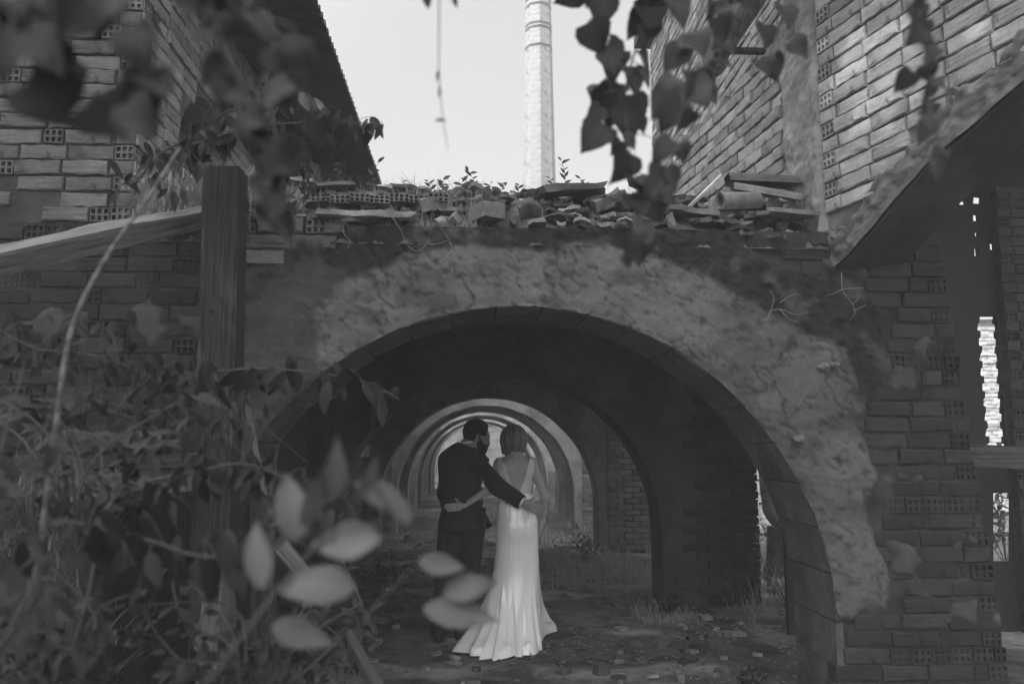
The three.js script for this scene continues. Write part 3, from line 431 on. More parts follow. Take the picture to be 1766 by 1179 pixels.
const satin = mat('ivory satin', .88, { roughness: .24, ior: 1.9, specularIntensity: 1, sheen: .3, sheenRoughness: .4 }), lace = mat('beaded lace', 1.0, { map: rep(T.laceC, 5), bumpMap: rep(T.laceC, 5), bumpScale: .004, roughness: .5 });
const hairFair = mat('fair straight hair', .22, { map: rep(T.hairC, 1), roughness: .38, specularIntensity: .8, bumpMap: rep(T.hairC, 1), bumpScale: .003 }), eyeM = mat('eye', .25, { roughness: .2 });
const eyes = (t, q, p, s) => { for (const x of [.031, -.031]) mesh('eye', placed(new THREE.SphereGeometry(.0125, 14, 10).translate(x, 0, .076), q, p, s), eyeM, t); };
const bow = (a, b, side, amt) => a.clone().lerp(b, .5).add(side.clone().multiplyScalar(amt));

{ // ------------------------------------------------------------ the groom
  const t = thing('person', 'bearded person in a dark suit with an arm round the person in white', 'person', [-.07, 0, -6.88]), o = t.position;
  const L = (px, py, z) => { const a = at(px, py, -z); return a.sub(o); };
  const shL = L(773, 795, -6.92), elL = L(768, 850, -6.93), wrL = L(776, 892, -7.0), shR = L(822, 794, -6.80), elR = L(857, 838, -6.60), wrR = L(898, 864, -6.53);
  const neck = L(808, 770, -6.87), chest = L(797, 800, -6.87), waist = L(796, 856, -6.86), pelv = L(797, 893, -6.87), headC = L(822, 752, -6.88);
  const hipL = L(779, 900, -6.88), knL = L(769, 990, -6.90), anL = L(757, 1068, -6.92), hipR = L(816, 900, -6.86), knR = L(808, 988, -6.90), anR = L(797, 1066, -6.84);
  const toeL = V(anL.x - .03, .035, anL.z - .17), toeR = V(anR.x + .03, .035, anR.z - .17); anL.y = .09; anR.y = .09;
  const q = new THREE.Quaternion().setFromUnitVectors(V(0, 0, 1), V(.93, -.22, -.30).normalize()); { const up = V(0, 1, 0).applyQuaternion(q), fwd = V(0, 0, 1).applyQuaternion(q), want = V(.10, 1, 0).addScaledVector(fwd, -V(.10, 1, 0).dot(fwd)).normalize(); q.premultiply(new THREE.Quaternion().setFromUnitVectors(up, want)); }
  const body = blend([cap(neck, headC.clone().add(V(-.005, -.05, 0)), .062, .058), cap(neck, chest, .07, .10), cap(shL, shR, .07, .07), cap(chest, waist, .145, .125, .75), cap(waist, pelv, .13, .15, .8), cap(shL, elL, .05, .04), cap(elL, wrL, .038, .027), cap(shR, elR, .05, .04), cap(elR, wrR, .038, .027), cap(hipL, knL, .08, .055), cap(knL, anL, .055, .038), cap(hipR, knR, .08, .055), cap(knR, anR, .055, .038), cap(anL, toeL, .036, .028), cap(anR, toeR, .036, .028)], .05);
  const g1 = nets(body, V(-.45, -.01, -.4), V(.65, 1.78, .5), .012), hs = 1.09, head = headField(1.03), hb = nets((x, y, z) => Math.min(head(x, y, z), ears(x, y, z)), V(-.11, -.14, -.13), V(.11, .14, .15), .0035);
  placed(hb, q, headC, hs);
  const hR = handGeo(wrR.clone().add(V(.035, -.02, 0)), V(.86, -.42, -.28), V(-.1, -.12, -1), V(.3, 1, 0), .2, [.1, .25, .3], .9);
  mesh('body', join([g1, hb, hR]), skinM, t); eyes(t, q, headC, hs);
  const fz = (x, y, z) => fbm(x * 30, y * 30, z * 30, 2);
  const hairF = (x, y, z) => { const line = z < .048 + .02 * Math.max(0, y - .02) * 10 && y > -.055 - z * .1 && !(y < .01 && z > -.0 && z < .2) && !(y < -.02 && z > -.035) ? -1 : 1; return Math.max(head(x, y, z) - (y > .06 ? .016 : .006 + .08 * Math.max(0, y)) + .002 * fz(x, y, z), line * .004); };
  mesh('hair', placed(nets(hairF, V(-.12, -.1, -.14), V(.12, .15, .13), .0035, 6), q, headC, hs), hairDark, t);
  const beardF = (x, y, z) => { const reg = Math.max(y + .050 - Math.max(0, .05 - z) * .9, -(z + .004 + .1 * Math.max(0, -y - .06)), z > .088 && y > -.078 && y < -.056 && Math.abs(x) < .02 ? .01 : -.01, -(y + .145)); return Math.max(head(x, y, z) - .010 - .08 * Math.max(0, -y - .07) + .002 * fz(x, y, z), reg); };
  mesh('beard', placed(nets(beardF, V(-.1, -.15, -.06), V(.1, .02, .15), .0035, 6), q, headC, hs), hairDark, t);
  mesh('shirt_collar', boxUV(nets((x, y, z) => { const nx = x - neck.x, nz = z - neck.z, tilt = y - neck.y - .022 - nx * .12, rr = Math.hypot(nx, nz); return Math.max(Math.abs(rr - .069) - .004, Math.abs(tilt) - .024); }, V(neck.x - .1, neck.y - .06, neck.z - .1), V(neck.x + .1, neck.y + .08, neck.z + .1), .004)), shirtM, t);
  const wr = (x, y, z) => .012 * fbm(x * 8, y * 5, z * 8, 3) + .008 * Math.sin(x * 60 + y * 85 + 4 * noise(x * 8, y * 8)) * sstep(.07, .2, x);
  const hem = V(pelv.x + .004, .905, pelv.z), jk = blend([cap(neck.clone().add(V(-.012, -.035, 0)), chest, .078, .12), cap(shL, shR, .078, .082), cap(chest, waist, .182, .160, .74), cap(waist, hem, .160, .196, .76), cap(L(833, 880, -6.95), L(840, 905, -6.97), .02, .035), cap(shL, elL, .078, .062), cap(elL, wrL, .06, .052), cap(shR, elR, .080, .064), cap(elR, wrR, .064, .056)], .045);
  const cut = wrR.clone().sub(elR).normalize(), jacket = (x, y, z) => { const d = jk(x, y, z) + wr(x, y, z) + .004 * Math.exp(-(((x - waist.x) / .006) ** 2)) * (z > 0 ? 1 : 0); return Math.max(d, .90 - y + .01 * Math.sin(x * 20), (x - wrR.x) * cut.x + (y - wrR.y) * cut.y + (z - wrR.z) * cut.z - .012, Math.hypot(x - neck.x, z - neck.z) < .075 ? y - neck.y + .002 : -1); };
  mesh('jacket', nets(jacket, V(-.5, .86, -.5), V(.7, 1.62, .6), .0085, 1), suitM, t);
  mesh('shirt_cuff', nets((x, y, z) => { const d = V(x, y, z).sub(wrR), a = d.dot(cut), r = d.addScaledVector(cut, -a).length(); return Math.max(Math.abs(r - .04) - .003, Math.abs(a - .015) - .014); }, wrR.clone().subScalar(.08), wrR.clone().addScalar(.08), .004), shirtM, t);
  const tr = blend([cap(pelv.clone().add(V(0, .04, 0)), pelv, .165, .165, .8), cap(hipL, knL, .108, .086), cap(knL, anL.clone().add(V(0, -.02, 0)), .084, .07), cap(hipR, knR, .110, .086), cap(knR, anR.clone().add(V(0, -.02, 0)), .084, .07)], .03);
  const trF = (x, y, z) => Math.max(tr(x, y, z) + .006 * fbm(x * 6, y * 4, z * 6, 3) + .006 * Math.sin(y * 55 + x * 20 + 3 * noise(x * 9, y * 9)) * sstep(.45, .1, y) - .002, .055 - y - (z > -.02 ? .02 : 0));
  mesh('trousers', nets(trF, V(-.4, .02, -.35), V(.35, 1.05, .35), .009, 1), trouserM, t);
  for (const [a, b] of [[anL, toeL], [anR, toeR]]) { const sh = blend([cap(V(a.x, .05, a.z + .025), V(b.x, .042, b.z), .043, .036), cap(V(a.x, .1, a.z), V(a.x, .05, a.z), .043, .045)], .03); const s = mesh('shoe', nets((x, y, z) => Math.max(sh(x, y, z), .012 - y), V(a.x - .14, 0, a.z - .28), V(a.x + .14, .16, a.z + .12), .006), leather, t); mesh('heel', nets((x, y, z) => Math.max(cap(V(a.x, .02, a.z + .03), V(a.x, .02, a.z + .005), .042, .042)(x, y, z), y - .022, -y), V(a.x - .08, -.01, a.z - .06), V(a.x + .08, .05, a.z + .1), .006), leather, s); }
}
{ // ------------------------------------------------------------ the bride
  const t = thing('person', 'person in a long white satin gown with bare back and bobbed fair hair', 'person', [.36, 0, -6.72]), o = t.position;
  const L = (px, py, z) => at(px, py, -z).sub(o);
  const shL = L(862, 800, -6.76), elL = L(846, 842, -6.64), wrL = L(800, 872, -6.645), shR = L(917, 799, -6.74), elR = L(940, 856, -6.72), wrR = L(936, 894, -6.80);
  const neck = L(889, 786, -6.74), chest = L(889, 806, -6.75), ribs = L(889, 832, -6.76), waist = L(888, 852, -6.74), hipc = L(890, 893, -6.72), headC = L(886, 757, -6.76);
  const hL = L(877, 905, -6.72), kL = V(hL.x - .01, .48, -.03), aL = V(hL.x, .12, 0), hR = L(906, 905, -6.72), kR = V(hR.x, .48, -.05), aR = V(hR.x, .12, -.03);
  let body = blend([cap(neck, headC.clone().add(V(.004, -.05, .01)), .047, .046), cap(neck, chest, .055, .085), cap(shL, shR, .048, .048), cap(L(878, 812, -6.75), L(900, 812, -6.75), .092, .092, .9), cap(chest, ribs, .12, .118, .8), cap(ribs, waist, .118, .112, .82), cap(waist, hipc, .112, .155, .85), cap(hL, kL, .09, .06), cap(kL, aL, .055, .04), cap(hR, kR, .09, .06), cap(kR, aR, .055, .04), cap(aL, V(aL.x, .05, -.14), .035, .025), cap(aR, V(aR.x, .05, -.17), .035, .025), cap(shL, elL, .042, .034), cap(elL, wrL, .034, .024), cap(shR, elR, .043, .034), cap(elR, wrR, .034, .023)], .035);
  const zb = (f, x, y) => { for (let z = .25; z > -.15; z -= .004) if (f(x, y, z) < 0) return z; return null; };
  const spineX = L(890, 830, -6.7).x, spine = cap(V(spineX, 1.50, .092), V(spineX, 1.22, .098), .020, .024), torso0 = body;
  const blades = [ell(L(873, 808, -6.675), .034, .06, .024), ell(L(906, 808, -6.675), .034, .06, .024)];
  body = carve(blend([torso0, ...blades], .025), spine, .03);
  const g1 = nets(body, V(-.42, .01, -.35), V(.4, 1.66, .3), .0085), head = headField(.93), q = new THREE.Quaternion().setFromEuler(new THREE.Euler(.12, Math.PI + .35, .10)), hb = placed(nets((x, y, z) => Math.min(head(x, y, z), ears(x, y, z)), V(-.11, -.14, -.13), V(.11, .14, .15), .004), q, headC, 1);
  const handL = handGeo(wrL.clone().add(V(-.012, -.004, .004)), V(-1, -.10, -.12), V(-.05, -.05, -1), V(0, 1, 0), .17, [.12, .2, .2]), handR = handGeo(wrR, V(-.16, -1, .02), V(-.8, .1, -.5), V(-.3, 0, -1), .172, [.25, .35, .35]);
  mesh('body', join([g1, hb, handL, handR]), skinB, t); eyes(t, q, headC, 1);
  // bob of straight hair
  const hc = headC, hair = blend([ell(V(hc.x, hc.y + .022, hc.z), .098, .098, .112), cap(V(hc.x - .002, hc.y + .0, hc.z + .012), V(hc.x - .004, hc.y - .07, hc.z + .018), .100, .088), cap(V(hc.x - .05, hc.y - .04, hc.z - .02), V(hc.x - .062, hc.y - .105, hc.z - .015), .05, .03), cap(V(hc.x + .055, hc.y - .03, hc.z - .02), V(hc.x + .062, hc.y - .085, hc.z - .015), .05, .03)], .05);
  const hairF = (x, y, z) => { const a = Math.atan2(x - hc.x, z - hc.z + .02), st = .006 * noise(a * 7, y * 2.2, 3) + .0045 * noise(a * 22, y * 2.6, 1) + .003 * Math.abs(noise(a * 45, y * 3, 2)); const bot = hc.y - .118 + .022 * Math.cos(a * 1.2) + .018 * noise(a * 5, 1) + .01 * noise(a * 16, 4); return Math.max(hair(x, y, z) + st, bot - y, z < hc.z - .06 && y < hc.y + .045 ? .01 : -1); };
  const hg = nets(hairF, V(hc.x - .15, hc.y - .19, hc.z - .16), V(hc.x + .15, hc.y + .15, hc.z + .18), .0038); { const p = hg.attributes.position, u = hg.attributes.uv; for (let i = 0; i < p.count; i++) { const a = Math.atan2(p.getX(i) - hc.x, p.getZ(i) - hc.z + .02); u.setXY(i, a * .55 + .015 * p.getY(i), p.getY(i) * .6); } }
  mesh('hair', hg, hairFair, t);
  // bodice: low V back with beaded straps
  const yV = L(893, 850, -6.6).y, yS = L(890, 791, -6.7).y, xV = L(893, 850, -6.6).x, xl = L(866, 792, -6.7).x, xr = L(913, 792, -6.7).x;
  const neckEdge = (x, y) => { const k = (y - yV) / (yS - yV); return k < 0 ? -1 : Math.min(x - lerp(xV, xl, Math.pow(k, .72)), lerp(xV, xr, Math.pow(k, .72)) - x); };      // > 0 inside the V
  const shellF = (x, y, z) => { const yt = Math.max(yS + .008, 0), side = Math.max(x - (xr + .04 - .02 * sstep(1.42, 1.3, y)), (xl - .04 + .02 * sstep(1.42, 1.3, y)) - x); return Math.max(body(x, y, z) - .010 - .002 * noise(x * 60, y * 60, z * 60), z > -.05 ? neckEdge(x, y) * .7 : y - 1.34, y - yt, 1.10 - y, y > 1.30 ? side : Math.abs(x - hipc.x) - .185, y > 1.16 && (x < shL.x - .015 || x > shR.x + .02) ? .01 : -1); };
  mesh('bodice', nets(shellF, V(-.3, 1.08, -.25), V(.3, 1.6, .25), .0055), lace, t);
  // skirt and train: rows from the waist to the hem
  const rows = [[850, 861, 916, .100], [862, 859, 919, .108], [880, 857, 924, .125], [898, 855.5, 927, .136], [925, 855, 928, .14], [950, 853.5, 928.5, .142], [972, 852, 929.5, .142]].map(([y, a, b, d]) => { const p = L(a, y, -6.72), r = L(b, y, -6.72); return { y: p.y, cx: (p.x + r.x) / 2, rx: (r.x - p.x) / 2, rz: d }; });
  const hemPx = [[941, 1081], [937, 1100], [930, 1114], [923, 1122], [902, 1131], [886, 1133], [870, 1133], [848, 1132], [826, 1129], [805, 1124], [783, 1117], [806, 1101], [838, 1086], [868, 1080], [895, 1078], [920, 1078]].map(([x, y]) => { const p = onGround(x, y, .02); p.y = Math.max(.012, groundH(p.x, p.z) + .016); return p.sub(o); }), hemC = new THREE.CatmullRomCurve3(hemPx, true, 'centripetal');
  const NA = 220, NB = 90, pos = [], uv = [], idx = [], kn = rows[rows.length - 1], fr = rng(77), folds = []; for (let i = 0; i < 17; i++) folds.push({ a: (i + .9 * fr()) / 17, w: .005 + .019 * fr() * fr(), s: (.3 + 1.1 * fr()) * (fr() < .5 ? 1 : -1), v: -.15 + .6 * fr() });
  const hemAt = []; for (let i = 0; i <= NA; i++) hemAt.push(hemC.getPoint((i / NA) % 1));
  for (let j = 0; j <= NB; j++) { const f = j / NB;
    for (let i = 0; i <= NA; i++) {
      // angle of the upper ellipse follows the hem point
      const s = (i / NA) % 1, H = hemAt[i], ang = Math.atan2(H.z - .06, H.x - kn.cx - .0); const th = lerp(ang, Math.PI * 2 * (-.03) + s * Math.PI * 2, 1); let x, y, z; const A = th;
      if (f < .42) { const y0 = lerp(rows[0].y, kn.y, f / .42); let k = 0; while (k < rows.length - 2 && rows[k + 1].y > y0) k++; const a = rows[k], b = rows[k + 1], q = clamp((a.y - y0) / (a.y - b.y), 0, 1), rx = lerp(a.rx, b.rx, q), rz = lerp(a.rz, b.rz, q), cx = lerp(a.cx, b.cx, q); const but = .022 * Math.exp(-(((y0 - .93) / .09) ** 2)) * (Math.exp(-(((A - 1.15) / .4) ** 2)) + Math.exp(-(((A - 2.0) / .4) ** 2)));
        x = cx + Math.cos(A) * (rx + but * .2); z = Math.sin(A) * (rz + but) + .0; y = y0; const seam = .003 * (Math.exp(-(((A - 1.05) / .02) ** 2)) + Math.exp(-(((A - 2.05) / .02) ** 2)) + Math.exp(-(((A - 1.57) / .02) ** 2))); z -= seam; z += .002 * noise(x * 10, y * 14); x += .002 * noise(A * 2, y * 9, 4); }
      else { const q = (f - .42) / .58, e = Math.pow(q, 1.35 + .75 * Math.max(0, Math.sin(A))), ex = kn.cx + Math.cos(A) * kn.rx, ez = Math.sin(A) * kn.rz; x = lerp(ex, H.x, e); z = lerp(ez, H.z, e); y = lerp(kn.y, H.y, Math.pow(q, 1.02 - .12 * q));
        let d = 0; for (const c of folds) { let u = Math.abs(s - c.a); u = Math.min(u, 1 - u); d += c.s * Math.exp(-((u / (c.w * (1 + q))) ** 2)) * sstep(c.v, 1, q); } const nx = Math.cos(A), nz = Math.sin(A), low = sstep(.78, .95, q) * (1 - sstep(.95, 1, q));
        const amp = .14 * Math.pow(q, 1.45) * (1 - .25 * q); x += nx * d * amp; z += nz * d * amp + .0; y += low * (.045 * noise(s * 22, q * 4, 2) + .02 * noise(s * 50, q * 9, 3) + .02) + .006 * q * noise(s * 40, 3); y = Math.max(y, groundH(x + o.x, z + o.z) + .013); }
      pos.push(x, y, z); uv.push(s * 2, f * 1.4);
    } }
  for (let j = 0; j < NB; j++) for (let i = 0; i < NA; i++) { const a = j * (NA + 1) + i, b = a + NA + 1; idx.push(a, a + 1, b, b, a + 1, b + 1); }
  const sk = geoFrom(pos, idx, uv); { const n = sk.attributes.normal; for (let j = 0; j <= NB; j++) { const a = j * (NA + 1), b = a + NA, v = V(n.getX(a) + n.getX(b), n.getY(a) + n.getY(b), n.getZ(a) + n.getZ(b)).normalize(); n.setXYZ(a, v.x, v.y, v.z); n.setXYZ(b, v.x, v.y, v.z); } }
  mesh('skirt', sk, satin, t);
}
// ---------------------------------------------------------------- leaves, vines, shrubs
function leafGeo(len, wid, kind, seed) {                                                                            // stalk end at 0, tip along +y, upper side +z; folded along the rib and drooping
  const r = rng(seed), n = 9, pos = [], idx = [], uv = [], fold = .12 + .22 * r(), droop = (.1 + .25 * r()) * len, twist = (r() - .5) * .7, wav = .03 + .04 * r(), ph = r() * 6;
  for (let i = 0; i <= n; i++) { const t = i / n; let w = kind === 'heart' ? 1.06 * Math.pow(Math.sin(Math.PI * Math.pow(Math.min(1, t * .93 + .07), .5)), .85) * (t > .97 ? .15 : 1) : Math.pow(Math.sin(Math.PI * Math.pow(Math.min(1, t * .98 + .02), .78)), .9); if (kind === 'heart' && t > .72) w *= lerp(1, .55, (t - .72) / .28);
    if (i === n) w = .01; const back = kind === 'heart' && i === 0 ? -.07 * len : 0;
    for (let k = -2; k <= 2; k++) { const u = k / 2, ser = 1 + .05 * ((i + Math.abs(k)) % 2), x = u * w * wid / 2 * (Math.abs(k) === 2 ? ser : 1), y = t * len + Math.abs(u) * back, a = twist * t; let z = -droop * t * t + Math.abs(x) * fold + wav * wid * Math.sin(t * 7 + ph + u * 2) * Math.abs(u); pos.push(x * Math.cos(a), y, z + x * Math.sin(a)); uv.push(u * .5 + .5, t); } }
  for (let i = 0; i < n; i++) for (let k = 0; k < 4; k++) { const a = i * 5 + k, b = a + 5; idx.push(a, a + 1, b, b, a + 1, b + 1); }
  return geoFrom(pos, idx, uv);
}
const leafSet = (kind, asp) => [1, 2, 3, 4, 5, 6].map((s) => leafGeo(1, asp * (.9 + .04 * s), kind, s * 17 + asp * 100));
const HEART = leafSet('heart', .88), OVATE = leafSet('ovate', .43), LANCE = leafSet('ovate', .34);
const _q = new THREE.Quaternion();
function leaf(parent, set, m, p, dir, face, size, r) {                                                              // p in the thing's own frame
  const y = dir.clone().normalize(), z = face.clone().addScaledVector(y, -face.dot(y)).normalize(), x = y.clone().cross(z);
  const o = mesh('leaf', set[Math.floor(r() * set.length)], m, parent); o.position.copy(p); o.quaternion.setFromRotationMatrix(new THREE.Matrix4().makeBasis(x, y, z)); o.scale.setScalar(size); return o;
}
const rv = (r, k = 1) => V(r() - .5, r() - .5, r() - .5).multiplyScalar(2 * k);
function bladeField(n, seed, place, hMin, hMax, wid, lean = .5) {                                                   // n curved grass blades; place(r) gives a foot point or null
  const r = rng(seed), pos = [], idx = [];
  for (let i = 0; i < n; i++) { const p = place(r); if (!p) continue; const h = lerp(hMin, hMax, r() * r()), a = r() * 6.283, b = a + (r() - .5), l = lean * h * (.3 + r()), w = wid * (.6 + .8 * r()), k = pos.length / 3, sx = Math.cos(a + 1.57) * w, sz = Math.sin(a + 1.57) * w;
    for (let j = 0; j < 4; j++) { const t = j / 3, d = l * t * t, e = 1 - t * .85, y = p.y + h * (t - .25 * t * t * lean), cx = p.x + Math.cos(a) * d, cz = p.z + Math.sin(b) * d; pos.push(cx - sx * e, y, cz - sz * e, cx + sx * e, y, cz + sz * e); }
    for (let j = 0; j < 3; j++) { const c = k + j * 2; idx.push(c, c + 1, c + 2, c + 2, c + 1, c + 3); } }
  return geoFrom(pos, idx);
}
// a vine hanging from above: stem through photo points at depth D, leaves of the given size facing roughly the camera
function vine(name, label, cat, pts, D, opt) {
  const P0 = pts.map(([x, y, dd]) => at(x, y, D + (dd || 0))), o = P0[0].clone(), t = thing(name, label, cat, o.toArray(), opt.group), r = rng(opt.seed), c = new THREE.CatmullRomCurve3(P0.map((p) => p.clone().sub(o)));
  mesh('stem', tube(c.points, opt.stemR ?? .0035, 5, .4, pts.length * 6), opt.stemM ?? M.stem, t);
  for (let i = 0; i < opt.n; i++) { const f = opt.from ? lerp(opt.from, 1, (i + r()) / opt.n) : (i + r() * .8) / opt.n, p = c.getPointAt(clamp(f, 0, 1)), side = rv(r, 1); side.y = -.2 - .8 * r(); const q = p.clone().addScaledVector(rv(r, 1), (opt.spread ?? .08) * r());
    const d = V(rv(r).x * .8, -.35 - r(), rv(r).z * .5), face = V(rv(r).x * .9, rv(r).y * .6 + .2, 1); const len = opt.size * (.65 + .6 * r());
    if (q.distanceTo(p) > .02) mesh('leaf_stalk', tube([p, p.clone().lerp(q, .5).add(V(0, .01, 0)), q], .0013, 3, .8, 4), M.stem, t);
    leaf(t, opt.set ?? HEART, opt.m ?? M.leafDark, q, d, face, len, r); }
  return t;
}
const spray = (name, label, cat, list, D, m, seed, group, set = OVATE) => {                                          // leaves given one by one: [x, y, length px, angle deg, turn, dD]
  const ps = list.map(([x, y, , , , d]) => at(x, y, D + (d || 0))), o = ps[0].clone().add(V(0, -.05, 0)), t = thing(name, label, cat, o.toArray(), group), r = rng(seed);
  list.forEach(([x, y, len, ang, turn, d], i) => { const p = ps[i].clone().sub(o), a = ang * Math.PI / 180, dir = V(Math.cos(a), Math.sin(a), .25 * (r() - .5)), s = len / FOC * (D + (d || 0)); leaf(t, set, m, p, dir, V(Math.sin(turn), .35, Math.cos(turn)), s, r); });
  return { t, o, ps };
};
// --- hanging vine, upper right
vine('hanging_vine', 'dark heart shaped vine leaves hanging in front of the sky, right of the chimney', 'vine', [[1010, -80], [1035, 20], [1045, 110], [1060, 200], [1040, 240]], 1.75, { n: 19, seed: 3, size: .068, spread: .075 });
vine('hanging_vine', 'dense dark vine strand hanging across the edge of the sky and the pale wall', 'vine', [[1130, -80], [1110, 40], [1080, 150], [1085, 250], [1105, 330]], 1.7, { n: 29, seed: 4, size: .070, spread: .085 });
vine('hanging_vine', 'long vine strand trailing blurred leaves down over the right end of the rubble', 'vine', [[1230, -80], [1200, 60], [1175, 190], [1150, 300], [1110, 370], [1095, 415]], 1.45, { n: 28, seed: 5, size: .058, spread: .08 });
vine('hanging_vine', 'short vine of small round dark leaves in front of the thick pipe', 'vine', [[1300, -80], [1262, 20], [1240, 100], [1225, 160]], 1.7, { n: 11, seed: 6, size: .058, spread: .06 });
vine('hanging_vine', 'thin strand of small leaves dangling before the broken wall', 'vine', [[1390, -60], [1350, 30], [1330, 90], [1318, 150]], 1.9, { n: 7, seed: 7, size: .056, spread: .05 });
vine('hanging_vine', 'blurred dark leaf strand hanging at the sun patches on the arched wall', 'vine', [[1570, -80], [1585, 20], [1600, 110], [1605, 190], [1630, 270]], 1.35, { n: 20, seed: 8, size: .042, spread: .05 });
vine('hanging_vine', 'nearly bare thread of vine with two withered leaves hanging against the sky', 'vine', [[757, -60], [757, 60], [757, 130], [764, 205], [772, 258]], 1.45, { n: 0, seed: 9, stemR: .0016, size: .03 });
{ const s = spray('withered_leaf', 'cluster of three withered leaves caught on the thin hanging thread', 'leaf', [[756, 120, 22, -95, .8], [757, 146, 24, -80, 1.1], [750, 207, 22, 5, .2]], 1.45, M.leafDark, 12, null, LANCE); const u = spray('withered_leaf', 'two small dark leaves at the top edge of the sky', 'leaf', [[733, -4, 22, -70, .4], [778, -10, 26, -60, .5]], 1.5, M.leafDark, 13, null, HEART); }
// --- hanging vine, upper left
vine('hanging_vine', 'heavy blurred mass of dark leaves filling the upper left corner', 'vine', [[-120, -60], [0, 10], [70, 70], [120, 120]], .8, { n: 25, seed: 14, size: .054, spread: .09 });
vine('hanging_vine', 'blurred dark vine leaves across the top edge in front of the brick tower', 'vine', [[60, -90], [160, -10], [230, 60], [250, 130], [240, 190]], .8, { n: 17, seed: 15, size: .05, spread: .06 });
vine('hanging_vine', 'blurred vine hanging over the dark corrugated roof', 'vine', [[330, -90], [420, -10], [470, 50], [520, 90], [530, 190]], .95, { n: 13, seed: 16, size: .046, spread: .06 });
vine('hanging_vine', 'long blurred vine hanging in front of the timber post top', 'vine', [[340, -60], [380, 60], [420, 160], [430, 240], [470, 330], [495, 430]], .95, { n: 22, seed: 17, size: .04, spread: .045 });
// --- climbing plant with drooping leaves at the post
vine('climbing_plant', 'leafy climber branch drooping pointed leaves out over the ledge by the roof edge', 'plant', [[330, 250], [400, 228, -.02], [470, 215], [560, 210, .05], [655, 213, .05]], 3.1, { n: 58, seed: 18, size: .085, spread: .08, set: LANCE, m: M.leafMid, stemR: .005 });
vine('climbing_plant', 'leafy climber tangled round the top of the timber post', 'plant', [[230, 320], [280, 262], [340, 235], [380, 200], [430, 180], [500, 160]], 3.15, { n: 95, seed: 19, size: .08, spread: .20, set: LANCE, m: M.leafMid, stemR: .005 });
vine('climbing_plant', 'pale sunlit curled leaves at the climber tip under the roof', 'plant', [[440, 215], [480, 165], [505, 150], [530, 165]], 3.3, { n: 12, seed: 20, size: .13, spread: .09, set: OVATE, m: M.leafPale, stemR: .004 });  // paler leaf colour stands in for the sun on this tip
// --- long bare cane
{ const pts = [[60, 1010, 1.75], [95, 740, 1.75], [125, 560, 1.8], [185, 440, 1.85], [255, 340, 1.9], [310, 255, 2.0]].map(([x, y, d]) => at(x, y, d)), o = pts[0].clone(); const t = thing('bare_cane', 'long bare cane arching up across the left of the wall', 'cane', o.toArray()); mesh('stem', tube(pts.map((p) => p.sub(o)), .0065, 7, .7, 40), M.wood, t); mesh('node', new THREE.SphereGeometry(.010, 8, 6).translate(...at(178, 455, 1.85).sub(o).toArray()), M.wood, t); }
// --- foreground shrub leaves, lower left, blurred
{
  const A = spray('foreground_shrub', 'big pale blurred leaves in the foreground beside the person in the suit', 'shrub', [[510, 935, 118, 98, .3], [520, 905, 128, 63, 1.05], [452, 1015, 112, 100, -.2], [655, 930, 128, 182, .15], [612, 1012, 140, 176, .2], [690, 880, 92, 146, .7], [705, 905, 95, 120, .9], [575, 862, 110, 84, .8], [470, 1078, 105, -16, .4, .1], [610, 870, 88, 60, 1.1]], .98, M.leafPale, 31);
  mesh('stem', tube([[300, 1250], [400, 1120], [500, 990], [560, 930], [640, 905], [700, 900]].map(([x, y]) => at(x, y, 1.0).sub(A.o)), .0024, 6, .5, 30), M.stem, A.t);
  const B = spray('foreground_shrub', 'pair of pale pointed leaves in front of the suit trousers and the gown', 'shrub', [[722, 968, 80, -8, .2], [765, 1022, 92, 12, .3], [730, 1050, 130, -6, .9]], 1.15, M.leafPale, 32);
  mesh('stem', tube([[560, 1250], [620, 1080], [690, 1000], [722, 968]].map(([x, y]) => at(x, y, 1.15).sub(B.o)), .002, 6, .4, 24), M.stem, B.t);
}
function shrub(label, cx, cy, D, w, h, n, size, m, seed, set = OVATE, group) {                                      // bushy plant: stems fan out of its foot, leaves along them
  const foot = at(cx, cy + h * .6, D), o = foot.clone(), t = thing('shrub', label, 'shrub', o.toArray(), group), r = rng(seed), ns = Math.max(4, Math.round(n / 14));
  for (let i = 0; i < ns; i++) { const e = at(cx + (r() - .5) * w, cy + (r() - .62) * h, D + (r() - .5) * .5).sub(o), mid = e.clone().multiplyScalar(.5).add(V((r() - .5) * .2, .12 * r(), (r() - .5) * .2)), c = new THREE.CatmullRomCurve3([V(0, 0, 0), mid, e]); mesh('stem', tube([V(0, 0, 0), mid, e], .006, 4, .3, 10), M.stem, t);
    for (let k = 0; k < n / ns; k++) { const f = .25 + .75 * r(), p = c.getPointAt(f), tg = c.getTangentAt(f), d = tg.clone().multiplyScalar(.5).add(rv(r, .8)).add(V(0, -.25, 0)); leaf(t, set, m, p.add(rv(r, .03)), d, V(rv(r).x * .6, .8, .5), size * (.6 + .7 * r()), r); } }
}
shrub('dark leafy shrub filling the lower left corner', 90, 1060, 1.9, 380, 300, 230, .05, M.leafMid, 41);
shrub('dark shrub in front of the broken slab on the left', 130, 800, 2.3, 420, 260, 190, .062, M.leafMid, 42, LANCE);
shrub('blurred dark shrub at the left edge under the timber beam', -10, 880, 1.5, 220, 420, 120, .042, M.leafMid, 43);
shrub('dark shrub below the timber post', 420, 1090, 2.2, 420, 260, 210, .048, M.leafMid, 44);
shrub('spindly shrub round the foot of the left end of the arch', 590, 1010, 3.0, 170, 300, 60, .07, M.leafMid, 45, LANCE);
vine('climbing_plant', 'thin branch of drooping leaves reaching across the left haunch of the arch', 'plant', [[230, 670], [330, 648], [430, 636], [540, 642], [640, 662], [690, 690]], 2.9, { n: 46, seed: 46, size: .105, spread: .10, set: LANCE, m: M.leafMid, stemR: .005 });
